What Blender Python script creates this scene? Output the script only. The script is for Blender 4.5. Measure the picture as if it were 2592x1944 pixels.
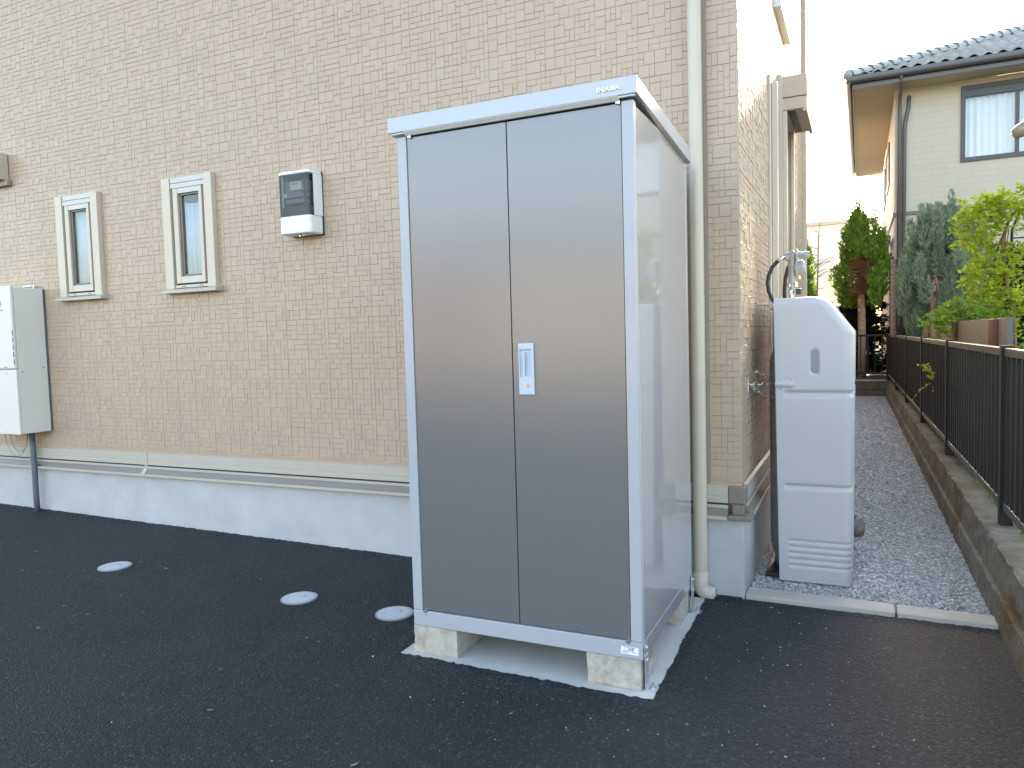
import bpy, bmesh, math, random
import numpy as np
from mathutils import Vector, Matrix

sc = bpy.context.scene
for o in list(bpy.data.objects):
    bpy.data.objects.remove(o)
C = sc.collection
random.seed(7)
RNG = np.random.default_rng(11)
PI = math.pi

# ------------------------------------------------------------------ camera
CAM = Vector((0.4837, -3.4221, 1.1992))
cam_d = bpy.data.cameras.new('camera')
cam_d.sensor_width = 36.0
cam_d.lens = 36.0 * 1895.28 / 2592.0
cam_d.clip_start = 0.05
cam_d.clip_end = 3000
cam = bpy.data.objects.new('camera', cam_d)
C.objects.link(cam)
FW = Vector((-0.42263, 0.90427, -0.06058)).normalized()
RT = Vector((0.90630, 0.42172, -0.02769)).normalized()
UP = RT.cross(FW)
RT = FW.cross(UP)
mw = Matrix((RT, UP, -FW)).transposed().to_4x4()
mw.translation = CAM
cam.matrix_world = mw
sc.camera = cam

# ------------------------------------------------------------------ sky, sun, exposure
SUN = Vector((0.062, 1.0, 0.41)).normalized()
world = bpy.data.worlds.new('World')
sc.world = world
world.use_nodes = True
wn = world.node_tree.nodes
sky = wn.new('ShaderNodeTexSky')
sky.sky_type = 'NISHITA'
sky.sun_disc = False
sky.sun_elevation = math.asin(SUN.z)
sky.sun_rotation = math.atan2(SUN.x, SUN.y)
sky.air_density = 1.0
sky.dust_density = 1.5
sky.ozone_density = 1.0
world.node_tree.links.new(sky.outputs[0], wn['Background'].inputs[0])
wn['Background'].inputs[1].default_value = 0.15
sun_d = bpy.data.lights.new('sun', 'SUN')
sun_d.energy = 3.5
sun_d.angle = math.radians(0.5)
sun_d.color = (1.0, 0.90, 0.74)
sun = bpy.data.objects.new('sun', sun_d)
C.objects.link(sun)
sun.rotation_euler = SUN.to_track_quat('Z', 'Y').to_euler()
sc.view_settings.view_transform = 'Standard'
sc.view_settings.look = 'None'
sc.view_settings.gamma = 1.0
sc.view_settings.use_curve_mapping = False
sc.view_settings.exposure = 2.72
sc.view_settings.use_white_balance = True
sc.view_settings.white_balance_temperature = 7550
sc.view_settings.white_balance_tint = 13
sc.render.engine = 'CYCLES'
sc.cycles.max_bounces = 8
sc.cycles.use_denoising = True


# ------------------------------------------------------------------ materials
def new_mat(name):
    m = bpy.data.materials.new(name)
    m.use_nodes = True
    return m, m.node_tree.nodes, m.node_tree.links, m.node_tree.nodes['Principled BSDF']


def M(name, col, rough=0.5, metal=0.0, var=0.0, vscale=6.0, bump=0.0, bscale=150.0,
      bdist=0.002, coat=0.0, spec=0.5, col2=None, stain=None, rnd=0.0):
    m, n, l, p = new_mat(name)
    p.inputs['Roughness'].default_value = rough
    p.inputs['Metallic'].default_value = metal
    p.inputs['Specular IOR Level'].default_value = spec
    if coat:
        p.inputs['Coat Weight'].default_value = coat
        p.inputs['Coat Roughness'].default_value = 0.04
    tc = n.new('ShaderNodeTexCoord')
    src = None
    if var or col2:
        nz = n.new('ShaderNodeTexNoise')
        nz.inputs['Scale'].default_value = vscale
        nz.inputs['Detail'].default_value = 6
        nz.inputs['Roughness'].default_value = 0.65
        l.new(tc.outputs['Object'], nz.inputs['Vector'])
        rp = n.new('ShaderNodeValToRGB')
        rp.color_ramp.elements[0].position = 0.3
        rp.color_ramp.elements[1].position = 0.7
        c2 = col2 if col2 else [min(1, c * (1 + var)) for c in col]
        c1 = col if col2 else [c * (1 - var) for c in col]
        rp.color_ramp.elements[0].color = (*c1, 1)
        rp.color_ramp.elements[1].color = (*c2, 1)
        l.new(nz.outputs['Fac'], rp.inputs['Fac'])
        src = rp.outputs['Color']
    if stain:
        sc_col, sscale, amount, thr = stain
        n2 = n.new('ShaderNodeTexNoise')
        n2.inputs['Scale'].default_value = sscale
        n2.inputs['Detail'].default_value = 4
        l.new(tc.outputs['Object'], n2.inputs['Vector'])
        mr = n.new('ShaderNodeMapRange')
        mr.inputs['From Min'].default_value = thr
        mr.inputs['From Max'].default_value = thr + 0.15
        mr.inputs['To Max'].default_value = amount
        l.new(n2.outputs['Fac'], mr.inputs['Value'])
        mx = n.new('ShaderNodeMix')
        mx.data_type = 'RGBA'
        l.new(mr.outputs['Result'], mx.inputs['Factor'])
        if src:
            l.new(src, mx.inputs[6])
        else:
            mx.inputs[6].default_value = (*col, 1)
        mx.inputs[7].default_value = (*sc_col, 1)
        src = mx.outputs[2]
    if rnd:
        oi = n.new('ShaderNodeObjectInfo')
        mr = n.new('ShaderNodeMapRange')
        mr.inputs['To Min'].default_value = 1 - rnd
        mr.inputs['To Max'].default_value = 1 + rnd
        l.new(oi.outputs['Random'], mr.inputs['Value'])
        hs = n.new('ShaderNodeHueSaturation')
        if src:
            l.new(src, hs.inputs['Color'])
        else:
            hs.inputs['Color'].default_value = (*col, 1)
        l.new(mr.outputs['Result'], hs.inputs['Value'])
        src = hs.outputs['Color']
    if src:
        l.new(src, p.inputs['Base Color'])
    else:
        p.inputs['Base Color'].default_value = (*col, 1)
    if bump:
        nb = n.new('ShaderNodeTexNoise')
        nb.inputs['Scale'].default_value = bscale
        nb.inputs['Detail'].default_value = 4
        l.new(tc.outputs['Object'], nb.inputs['Vector'])
        b = n.new('ShaderNodeBump')
        b.inputs['Strength'].default_value = bump
        b.inputs['Distance'].default_value = bdist
        l.new(nb.outputs['Fac'], b.inputs['Height'])
        l.new(b.outputs['Normal'], p.inputs['Normal'])
    return m


def leaf_mat(name, c1, c2, trans=0.35, vscale=5.0, rough=0.5):
    m, n, l, p = new_mat(name)
    tc = n.new('ShaderNodeTexCoord')
    nz = n.new('ShaderNodeTexNoise')
    nz.inputs['Scale'].default_value = vscale
    nz.inputs['Detail'].default_value = 8
    nz.inputs['Roughness'].default_value = 0.75
    l.new(tc.outputs['Object'], nz.inputs['Vector'])
    rp = n.new('ShaderNodeValToRGB')
    rp.color_ramp.elements[0].position = 0.33
    rp.color_ramp.elements[1].position = 0.67
    rp.color_ramp.elements[0].color = (*c1, 1)
    rp.color_ramp.elements[1].color = (*c2, 1)
    l.new(nz.outputs['Fac'], rp.inputs['Fac'])
    l.new(rp.outputs['Color'], p.inputs['Base Color'])
    p.inputs['Roughness'].default_value = rough
    p.inputs['Specular IOR Level'].default_value = 0.3
    t = n.new('ShaderNodeBsdfTranslucent')
    l.new(rp.outputs['Color'], t.inputs['Color'])
    mix = n.new('ShaderNodeMixShader')
    mix.inputs[0].default_value = trans
    l.new(p.outputs[0], mix.inputs[1])
    l.new(t.outputs[0], mix.inputs[2])
    l.new(mix.outputs[0], n['Material Output'].inputs['Surface'])
    return m


def glass_mat(name, tint=(1, 1, 1), base=0.06, rough=0.0):
    """thin pane: tinted see-through sheet with a Fresnel mirror on it"""
    m, n, l, p = new_mat(name)
    n.remove(p)
    tr = n.new('ShaderNodeBsdfTransparent')
    tr.inputs['Color'].default_value = (*tint, 1)
    gl = n.new('ShaderNodeBsdfGlossy')
    gl.inputs['Roughness'].default_value = rough
    lw = n.new('ShaderNodeLayerWeight')      # facing term is the same from both sides of the sheet
    lw.inputs['Blend'].default_value = 0.5
    pw = n.new('ShaderNodeMath')
    pw.operation = 'POWER'
    pw.inputs[1].default_value = 5.0
    l.new(lw.outputs['Facing'], pw.inputs[0])
    ad = n.new('ShaderNodeMath')
    ad.operation = 'ADD'
    ad.use_clamp = True
    ad.inputs[1].default_value = base
    l.new(pw.outputs[0], ad.inputs[0])
    mix = n.new('ShaderNodeMixShader')
    l.new(ad.outputs[0], mix.inputs[0])
    l.new(tr.outputs[0], mix.inputs[1])
    l.new(gl.outputs[0], mix.inputs[2])
    l.new(mix.outputs[0], n['Material Output'].inputs['Surface'])
    return m


def asphalt_mat():
    m, n, l, p = new_mat('asphalt')
    tc = n.new('ShaderNodeTexCoord')
    big = n.new('ShaderNodeTexNoise')
    big.inputs['Scale'].default_value = 1.3
    big.inputs['Detail'].default_value = 7
    big.inputs['Roughness'].default_value = 0.7
    l.new(tc.outputs['Object'], big.inputs['Vector'])
    r1 = n.new('ShaderNodeValToRGB')
    r1.color_ramp.elements[0].position = 0.32
    r1.color_ramp.elements[1].position = 0.72
    r1.color_ramp.elements[0].color = (0.0140, 0.0170, 0.0192, 1)
    r1.color_ramp.elements[1].color = (0.0240, 0.0275, 0.0300, 1)
    l.new(big.outputs['Fac'], r1.inputs['Fac'])
    vo = n.new('ShaderNodeTexVoronoi')
    vo.inputs['Scale'].default_value = 140
    l.new(tc.outputs['Object'], vo.inputs['Vector'])
    hs = n.new('ShaderNodeSeparateColor')
    l.new(vo.outputs['Color'], hs.inputs[0])
    mr = n.new('ShaderNodeMapRange')
    mr.inputs['From Min'].default_value = 0.86
    mr.inputs['From Max'].default_value = 1.0
    mr.inputs['To Max'].default_value = 0.6
    l.new(hs.outputs[0], mr.inputs['Value'])
    mx = n.new('ShaderNodeMix')
    mx.data_type = 'RGBA'
    l.new(mr.outputs['Result'], mx.inputs['Factor'])
    l.new(r1.outputs['Color'], mx.inputs[6])
    mx.inputs[7].default_value = (0.095, 0.097, 0.10, 1)
    # dusty scuffs
    dn = n.new('ShaderNodeTexNoise')
    dn.inputs['Scale'].default_value = 2.3
    dn.inputs['Detail'].default_value = 9
    dn.inputs['Roughness'].default_value = 0.8
    dn.inputs['Distortion'].default_value = 0.6
    l.new(tc.outputs['Object'], dn.inputs['Vector'])
    m2 = n.new('ShaderNodeMapRange')
    m2.inputs['From Min'].default_value = 0.62
    m2.inputs['From Max'].default_value = 0.82
    m2.inputs['To Max'].default_value = 0.5
    l.new(dn.outputs['Fac'], m2.inputs['Value'])
    mx2 = n.new('ShaderNodeMix')
    mx2.data_type = 'RGBA'
    l.new(m2.outputs['Result'], mx2.inputs['Factor'])
    l.new(mx.outputs[2], mx2.inputs[6])
    mx2.inputs[7].default_value = (0.050, 0.051, 0.051, 1)
    fine = n.new('ShaderNodeTexNoise')
    fine.inputs['Scale'].default_value = 62
    fine.inputs['Detail'].default_value = 6
    fine.inputs['Roughness'].default_value = 0.85
    l.new(tc.outputs['Object'], fine.inputs['Vector'])
    fm = n.new('ShaderNodeMapRange')
    fm.inputs['From Min'].default_value = 0.3
    fm.inputs['From Max'].default_value = 0.7
    fm.inputs['To Min'].default_value = 0.30
    fm.inputs['To Max'].default_value = 1.9
    l.new(fine.outputs['Fac'], fm.inputs['Value'])
    vm = n.new('ShaderNodeVectorMath')
    vm.operation = 'SCALE'
    l.new(mx2.outputs[2], vm.inputs[0])
    l.new(fm.outputs['Result'], vm.inputs['Scale'])
    l.new(vm.outputs[0], p.inputs['Base Color'])
    p.inputs['Roughness'].default_value = 0.7
    p.inputs['Specular IOR Level'].default_value = 0.35
    nb = n.new('ShaderNodeTexNoise')
    nb.inputs['Scale'].default_value = 55
    nb.inputs['Detail'].default_value = 5
    nb.inputs['Roughness'].default_value = 0.7
    l.new(tc.outputs['Object'], nb.inputs['Vector'])
    ad = n.new('ShaderNodeMath')
    ad.operation = 'MULTIPLY_ADD'
    ad.inputs[1].default_value = -0.5
    l.new(vo.outputs['Distance'], ad.inputs[0])
    l.new(nb.outputs['Fac'], ad.inputs[2])
    b = n.new('ShaderNodeBump')
    b.inputs['Strength'].default_value = 1.0
    b.inputs['Distance'].default_value = 0.014
    l.new(ad.outputs[0], b.inputs['Height'])
    l.new(b.outputs['Normal'], p.inputs['Normal'])
    return m


def attr_mat(name, rough=0.8):
    m, n, l, p = new_mat(name)
    a = n.new('ShaderNodeAttribute')
    a.attribute_name = 'stone_colour'
    l.new(a.outputs['Color'], p.inputs['Base Color'])
    p.inputs['Roughness'].default_value = rough
    p.inputs['Specular IOR Level'].default_value = 0.3
    return m


def brick_mat(name, c1, c2, mortar, scale, bw, rh, msize=0.012, bump=0.3, offset=0.5, rough=0.8, axis='xz'):
    m, n, l, p = new_mat(name)
    tc = n.new('ShaderNodeTexCoord')
    sp = n.new('ShaderNodeSeparateXYZ')
    cb = n.new('ShaderNodeCombineXYZ')
    l.new(tc.outputs['Object'], sp.inputs[0])
    ad = n.new('ShaderNodeMath')
    ad.operation = 'ADD'
    l.new(sp.outputs[0], ad.inputs[0])
    l.new(sp.outputs[1], ad.inputs[1])
    l.new(ad.outputs[0], cb.inputs[0])
    l.new(sp.outputs[2], cb.inputs[1])
    bt = n.new('ShaderNodeTexBrick')
    bt.inputs['Scale'].default_value = scale
    bt.inputs['Brick Width'].default_value = bw
    bt.inputs['Row Height'].default_value = rh
    bt.inputs['Mortar Size'].default_value = msize
    bt.inputs['Color1'].default_value = (*c1, 1)
    bt.inputs['Color2'].default_value = (*c2, 1)
    bt.inputs['Mortar'].default_value = (*mortar, 1)
    bt.offset = offset
    l.new(cb.outputs[0], bt.inputs['Vector'])
    l.new(bt.outputs['Color'], p.inputs['Base Color'])
    p.inputs['Roughness'].default_value = rough
    b = n.new('ShaderNodeBump')
    b.inputs['Strength'].default_value = bump
    b.inputs['Distance'].default_value = 0.01
    b.invert = True
    l.new(bt.outputs['Fac'], b.inputs['Height'])
    l.new(b.outputs['Normal'], p.inputs['Normal'])
    return m


MT = {}
MT['siding'] = M('siding', (0.47, 0.352, 0.255), rough=0.31, var=0.05, vscale=5, bump=0.25, bscale=55, bdist=0.003, spec=0.30)
MT['siding_trim'] = M('siding_trim', (0.50, 0.415, 0.315), rough=0.4, var=0.03)
MT['channel'] = M('channel', (0.30, 0.245, 0.195), rough=0.5)
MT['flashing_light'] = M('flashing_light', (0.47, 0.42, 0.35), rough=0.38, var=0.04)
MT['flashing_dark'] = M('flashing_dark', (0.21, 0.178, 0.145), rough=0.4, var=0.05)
MT['foundation'] = M('foundation', (0.45, 0.455, 0.46), rough=0.85, var=0.10, vscale=3.5, bump=0.4, bscale=60, bdist=0.004,
                     stain=((0.36, 0.36, 0.36), 2.2, 0.5, 0.55))
MT['frame'] = M('window_frame', (0.57, 0.485, 0.38), rough=0.35)
MT['frame_head'] = M('window_frame_head', (0.53, 0.49, 0.44), rough=0.3)
MT['frame_dark'] = M('window_gap_shade', (0.05, 0.045, 0.04), rough=0.5)  # near-black standing in for shade in the gap round the sash
MT['jamb'] = M('window_jamb', (0.16, 0.14, 0.115), rough=0.4, metal=0.4)
MT['glass'] = glass_mat('window_glass', (0.92, 0.94, 0.95), 0.05)
MT['curtain'] = M('curtain', (0.40, 0.455, 0.485), rough=0.9, var=0.06, vscale=14)
MT['room'] = M('room_dark', (0.12, 0.13, 0.14), rough=0.9)
MT['pipe'] = M('pvc_downpipe', (0.55, 0.475, 0.375), rough=0.35, var=0.03)
MT['locker_frame'] = M('locker_frame', (0.385, 0.40, 0.425), rough=0.28, coat=0.2)
MT['locker_side'] = M('locker_side', (0.37, 0.36, 0.365), rough=0.22, coat=0.9)
MT['locker_roof'] = M('locker_roof', (0.43, 0.45, 0.475), rough=0.25, coat=0.6)
MT['door'] = M('locker_door', (0.20, 0.20, 0.202), rough=0.24, metal=0.40, bump=0.10, bscale=2.2, bdist=0.004)
MT['door_edge'] = M('door_gap', (0.02, 0.02, 0.022), rough=0.6)
MT['cream_strip'] = M('door_gasket', (0.62, 0.52, 0.36), rough=0.5)
MT['handle'] = M('handle_plastic', (0.47, 0.53, 0.60), rough=0.4)
MT['brass'] = M('brass', (0.75, 0.58, 0.28), rough=0.3, metal=1.0)
MT['steel'] = M('zinc_steel', (0.62, 0.63, 0.64), rough=0.28, metal=0.95)
MT['galv'] = M('galvanised', (0.55, 0.57, 0.60), rough=0.42, metal=0.6)
MT['white'] = M('white_paint', (0.78, 0.78, 0.77), rough=0.4)
MT['logo'] = M('logo_chrome', (0.92, 0.92, 0.92), rough=0.25)
MT['black'] = M('black_plastic', (0.018, 0.018, 0.02), rough=0.4)
MT['blue'] = M('print_blue', (0.03, 0.12, 0.45), rough=0.6)
MT['ink'] = M('print_black', (0.03, 0.03, 0.035), rough=0.6)
MT['red'] = M('print_red', (0.55, 0.04, 0.035), rough=0.5)
MT['paper'] = M('sticker_paper', (0.82, 0.83, 0.84), rough=0.45)
MT['block'] = M('concrete_block', (0.44, 0.395, 0.325), rough=0.95, var=0.26, vscale=22, bump=0.8, bscale=140, bdist=0.004,
                stain=((0.27, 0.16, 0.08), 9.0, 0.75, 0.53))
MT['pad'] = M('concrete_pad', (0.50, 0.49, 0.44), rough=0.85, var=0.10, vscale=5, bump=0.3, bscale=80, bdist=0.003,
              stain=((0.40, 0.36, 0.28), 4.0, 0.5, 0.56))
MT['asphalt'] = asphalt_mat()
MT['manhole'] = M('manhole_cover', (0.47, 0.49, 0.51), rough=0.5, var=0.06, vscale=20)
MT['rim'] = M('manhole_rim', (0.25, 0.26, 0.27), rough=0.6)
MT['meter_white'] = M('meter_box', (0.80, 0.80, 0.77), rough=0.35)
MT['meter_back'] = M('meter_back', (0.46, 0.42, 0.30), rough=0.6)
MT['meter_grey'] = M('meter_grey', (0.24, 0.28, 0.33), rough=0.4)
MT['meter_dark'] = M('meter_dark', (0.035, 0.038, 0.042), rough=0.4)
MT['smoke'] = glass_mat('smoked_cover', (0.50, 0.50, 0.49), 0.035)
MT['lcd'] = M('lcd', (0.30, 0.42, 0.50), rough=0.2)
MT['heater'] = M('heater_enamel', (0.70, 0.665, 0.60), rough=0.4, var=0.015)
MT['heater_side'] = MT['heater']
MT['cover'] = M('cover_plastic', (0.46, 0.45, 0.455), rough=0.42, var=0.012, vscale=4)
MT['frost'] = M('sight_window', (0.22, 0.25, 0.255), rough=0.5)
MT['cylinder'] = M('gas_cylinder', (0.22, 0.22, 0.225), rough=0.42, var=0.12, vscale=5, stain=((0.22, 0.10, 0.05), 9, 0.5, 0.66))
MT['reg'] = M('regulator_cast', (0.34, 0.34, 0.33), rough=0.45, metal=0.3)
MT['rubber'] = M('rubber', (0.012, 0.012, 0.013), rough=0.45)
MT['fence'] = M('fence_aluminium', (0.012, 0.0105, 0.0095), rough=0.42, spec=0.3)
MT['fence_bronze'] = M('fence_bronze', (0.085, 0.075, 0.062), rough=0.4, metal=0.4)
MT['curb'] = M('retaining_wall', (0.155, 0.138, 0.108), rough=0.95, var=0.35, vscale=7, bump=0.9, bscale=45, bdist=0.012,
               stain=((0.12, 0.062, 0.02), 2.6, 0.8, 0.50))
MT['edging'] = M('kerb_concrete', (0.44, 0.41, 0.35), rough=0.9, var=0.1, vscale=6, bump=0.3, bscale=90, bdist=0.003)
MT['gravel_base'] = M('gravel_base', (0.33, 0.32, 0.305), rough=0.95, var=0.45, vscale=70, bump=0.8, bscale=70, bdist=0.02)
MT['gravel'] = attr_mat('gravel_stone')
MT['soil'] = M('soil', (0.10, 0.085, 0.06), rough=0.95, col2=(0.06, 0.09, 0.03), vscale=1.5, bump=0.6, bscale=20, bdist=0.03)
MT['grass'] = leaf_mat('grass', (0.05, 0.10, 0.015), (0.13, 0.21, 0.03), 0.3, 3)
MT['panel_tan'] = M('panel_tan', (0.34, 0.27, 0.19), rough=0.6, var=0.06, vscale=4)
MT['panel_post'] = M('panel_post_red', (0.20, 0.055, 0.035), rough=0.5, var=0.1, vscale=9)
MT['bark'] = M('bark', (0.46, 0.28, 0.18), rough=0.95, col2=(0.28, 0.155, 0.095), vscale=14, bump=0.8, bscale=30, bdist=0.02)
MT['twig_red'] = M('dead_twig', (0.36, 0.14, 0.055), rough=0.9, col2=(0.20, 0.085, 0.04), vscale=9)
MT['scar'] = M('cut_scar', (0.62, 0.30, 0.10), rough=0.8)
MT['stem'] = M('vine_stem', (0.22, 0.15, 0.06), rough=0.9, var=0.2)
MT['thuja'] = leaf_mat('thuja_foliage', (0.12, 0.21, 0.028), (0.28, 0.42, 0.065), 0.35, 6)
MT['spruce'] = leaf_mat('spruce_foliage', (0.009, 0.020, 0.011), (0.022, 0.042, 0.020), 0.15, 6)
MT['juniper'] = leaf_mat('juniper_foliage', (0.20, 0.27, 0.18), (0.40, 0.48, 0.33), 0.35, 5)
MT['vine'] = leaf_mat('vine_leaves', (0.30, 0.42, 0.022), (0.50, 0.62, 0.06), 0.5, 7)
MT['shrub'] = leaf_mat('shrub_leaves', (0.13, 0.27, 0.022), (0.28, 0.45, 0.05), 0.45, 7)
MT['n_wall'] = brick_mat('neighbour_siding', (0.60, 0.53, 0.43), (0.585, 0.515, 0.415), (0.545, 0.48, 0.385), 1.0, 0.42, 0.105, 0.005, 0.4)
MT['n_brick'] = brick_mat('neighbour_brick', (0.36, 0.19, 0.12), (0.28, 0.14, 0.09), (0.30, 0.25, 0.21), 1.0, 0.22, 0.075, 0.010, 0.6)
MT['n_soffit'] = M('soffit', (0.42, 0.355, 0.265), rough=0.7)
MT['n_gutter'] = M('gutter_brown', (0.085, 0.078, 0.078), rough=0.3)
MT['n_pipe'] = M('downpipe_brown', (0.11, 0.098, 0.095), rough=0.4)
MT['n_frame'] = M('sash_dark', (0.055, 0.056, 0.06), rough=0.4)
MT['tile'] = M('roof_tile', (0.26, 0.258, 0.232), rough=0.30, var=0.12, vscale=5, rnd=0.22, spec=0.6)
MT['ridge'] = M('ridge_tile', (0.34, 0.355, 0.32), rough=0.4, var=0.1, vscale=5, rnd=0.15)
MT['far_wall'] = brick_mat('far_wall', (0.70, 0.68, 0.64), (0.68, 0.66, 0.62), (0.52, 0.50, 0.46), 1.0, 1.8, 0.33, 0.008, 0.4)
MT['low_block'] = M('rib_block', (0.17, 0.145, 0.11), rough=0.95, var=0.3, vscale=10, bump=0.7, bscale=60, bdist=0.008)
MT['brown_tube'] = M('brown_tube', (0.30, 0.235, 0.17), rough=0.3, coat=0.3)
MT['leaf_dry'] = M('dry_leaf', (0.26, 0.15, 0.075), rough=0.8, rnd=0.4)
MT['street_wall'] = M('street_house_wall', (0.36, 0.325, 0.285), rough=0.8, var=0.05)
MT['street_wall2'] = M('street_house_wall_pink', (0.33, 0.265, 0.24), rough=0.8, var=0.05)
MT['street_roof'] = M('street_house_roof', (0.10, 0.10, 0.11), rough=0.6)
MT['street_roof2'] = M('street_house_roof_red', (0.25, 0.075, 0.045), rough=0.7)
MT['wire'] = M('wire_grey', (0.25, 0.27, 0.30), rough=0.5)
MT['conduit'] = M('conduit', (0.10, 0.115, 0.135), rough=0.5)
MT['stone'] = M('stone', (0.24, 0.21, 0.17), rough=0.9, var=0.2, vscale=12)


# ------------------------------------------------------------------ helpers
def origin_of(o):
    v = Vector((0, 0, 0))
    while o is not None:
        v += o.location
        o = o.parent
    return v


def tag(o, label=None, cat=None, group=None, kind=None):
    if label:
        o['label'] = label
    if cat:
        o['category'] = cat
    if group:
        o['group'] = group
    if kind:
        o['kind'] = kind
    return o


def thing(name, label, cat, loc=(0, 0, 0), group=None):
    o = bpy.data.objects.new(name, None)
    o.empty_display_size = 0.1
    C.objects.link(o)
    o.location = loc
    return tag(o, label, cat, group)


class MB:
    def __init__(s):
        s.v = []
        s.f = []

    def add(s, vs, fs):
        b = len(s.v)
        s.v.extend([tuple(v) for v in vs])
        s.f.extend([tuple(i + b for i in f) for f in fs])
        return s

    def box(s, x0, x1, y0, y1, z0, z1):
        vs = [(x0, y0, z0), (x1, y0, z0), (x1, y1, z0), (x0, y1, z0), (x0, y0, z1), (x1, y0, z1), (x1, y1, z1), (x0, y1, z1)]
        return s.add(vs, [(3, 2, 1, 0), (4, 5, 6, 7), (0, 1, 5, 4), (1, 2, 6, 5), (2, 3, 7, 6), (3, 0, 4, 7)])

    def prism(s, poly, axis, a0, a1):
        """poly in the two remaining axes (in xyz order), extruded along axis"""
        n = len(poly)

        def mk(p, a):
            if axis == 'x':
                return (a, p[0], p[1])
            if axis == 'y':
                return (p[0], a, p[1])
            return (p[0], p[1], a)
        vs = [mk(p, a0) for p in poly] + [mk(p, a1) for p in poly]
        fs = [tuple(range(n))[::-1], tuple(range(n, 2 * n))]
        for i in range(n):
            j = (i + 1) % n
            fs.append((i, j, n + j, n + i))
        return s.add(vs, fs)

    def tube(s, path, r, seg=10, caps=True):
        path = [Vector(p) for p in path]
        rs = r if isinstance(r, (list, tuple)) else [r] * len(path)
        prev = None
        rings = []
        for i, p in enumerate(path):
            if i == 0:
                t = path[1] - path[0]
            elif i == len(path) - 1:
                t = path[-1] - path[-2]
            else:
                t = (path[i + 1] - path[i]).normalized() + (path[i] - path[i - 1]).normalized()
            t.normalize()
            if prev is None:
                a = Vector((0, 0, 1)) if abs(t.z) < 0.9 else Vector((1, 0, 0))
                nrm = t.cross(a).normalized()
            else:
                nrm = (prev - t * prev.dot(t)).normalized()
            prev = nrm
            bn = t.cross(nrm)
            rings.append([p + (nrm * math.cos(2 * PI * k / seg) + bn * math.sin(2 * PI * k / seg)) * rs[i] for k in range(seg)])
        vs = [v for rg in rings for v in rg]
        fs = []
        for i in range(len(rings) - 1):
            for k in range(seg):
                k2 = (k + 1) % seg
                fs.append((i * seg + k, i * seg + k2, (i + 1) * seg + k2, (i + 1) * seg + k))
        if caps:
            fs.append(tuple(range(seg))[::-1])
            fs.append(tuple(range(len(vs) - seg, len(vs))))
        return s.add(vs, fs)

    def lathe(s, prof, seg=32, loc=(0, 0, 0)):
        vs = []
        fs = []
        for (r, z) in prof:
            for k in range(seg):
                a = 2 * PI * k / seg
                vs.append((loc[0] + r * math.cos(a), loc[1] + r * math.sin(a), loc[2] + z))
        for i in range(len(prof) - 1):
            for k in range(seg):
                k2 = (k + 1) % seg
                fs.append((i * seg + k, i * seg + k2, (i + 1) * seg + k2, (i + 1) * seg + k))
        fs.append(tuple(range(seg))[::-1])
        fs.append(tuple(range(len(vs) - seg, len(vs))))
        return s.add(vs, fs)

    def ball(s, c, r, seg=10, rings=6):
        prof = [(max(1e-4, r * math.sin(PI * i / rings)), -r * math.cos(PI * i / rings)) for i in range(rings + 1)]
        return s.lathe(prof, seg, c)

    def build(s, name, mat, parent=None, smooth=False, bevel=0.0, seg=2, angle=30, solid=0.0):
        me = bpy.data.meshes.new(name)
        off = origin_of(parent) if parent else Vector((0, 0, 0))
        me.from_pydata([(v[0] - off.x, v[1] - off.y, v[2] - off.z) for v in s.v], [], s.f)
        me.materials.append(MT[mat] if isinstance(mat, str) else mat)
        me.update()
        o = bpy.data.objects.new(name, me)
        C.objects.link(o)
        if parent:
            o.parent = parent
        if smooth or bevel:
            for p in me.polygons:
                p.use_smooth = True
        if solid:
            md = o.modifiers.new('thickness', 'SOLIDIFY')
            md.thickness = solid
            md.offset = -1
        if bevel:
            md = o.modifiers.new('bevel', 'BEVEL')
            md.width = bevel
            md.segments = seg
            md.limit_method = 'ANGLE'
            md.angle_limit = math.radians(angle)
            md.harden_normals = True
        return o


def bx(name, mat, parent, *b, bevel=0.0, seg=2):
    return MB().box(*b).build(name, mat, parent, bevel=bevel, seg=seg)


def struct(o):
    o['kind'] = 'structure'
    return o


def arr_mesh(name, verts, faces, mat, parent=None, smooth=False, colours=None):
    """verts (n,3) float array, faces (m,k) int array with constant k"""
    off = origin_of(parent) if parent else Vector((0, 0, 0))
    verts = np.asarray(verts, dtype=np.float32) - np.array(off, dtype=np.float32)
    faces = np.asarray(faces, dtype=np.int32)
    me = bpy.data.meshes.new(name)
    k = faces.shape[1]
    me.vertices.add(len(verts))
    me.vertices.foreach_set('co', verts.ravel())
    me.loops.add(faces.size)
    me.loops.foreach_set('vertex_index', faces.ravel())
    me.polygons.add(len(faces))
    me.polygons.foreach_set('loop_start', np.arange(0, faces.size, k, dtype=np.int32))
    me.polygons.foreach_set('loop_total', np.full(len(faces), k, dtype=np.int32))
    me.polygons.foreach_set('use_smooth', np.full(len(faces), bool(smooth)))
    if colours is not None:
        at = me.color_attributes.new('stone_colour', 'FLOAT_COLOR', 'POINT')
        at.data.foreach_set('color', np.asarray(colours, dtype=np.float32).ravel())
    me.update(calc_edges=True)
    me.validate()
    me.materials.append(MT[mat])
    o = bpy.data.objects.new(name, me)
    C.objects.link(o)
    if parent:
        o.parent = parent
    return o


def copy_obj(o, parent=None, loc=None):
    c = o.copy()
    C.objects.link(c)
    c.parent = parent if parent else o.parent
    if loc is not None:
        c.location = loc
    return c


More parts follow.
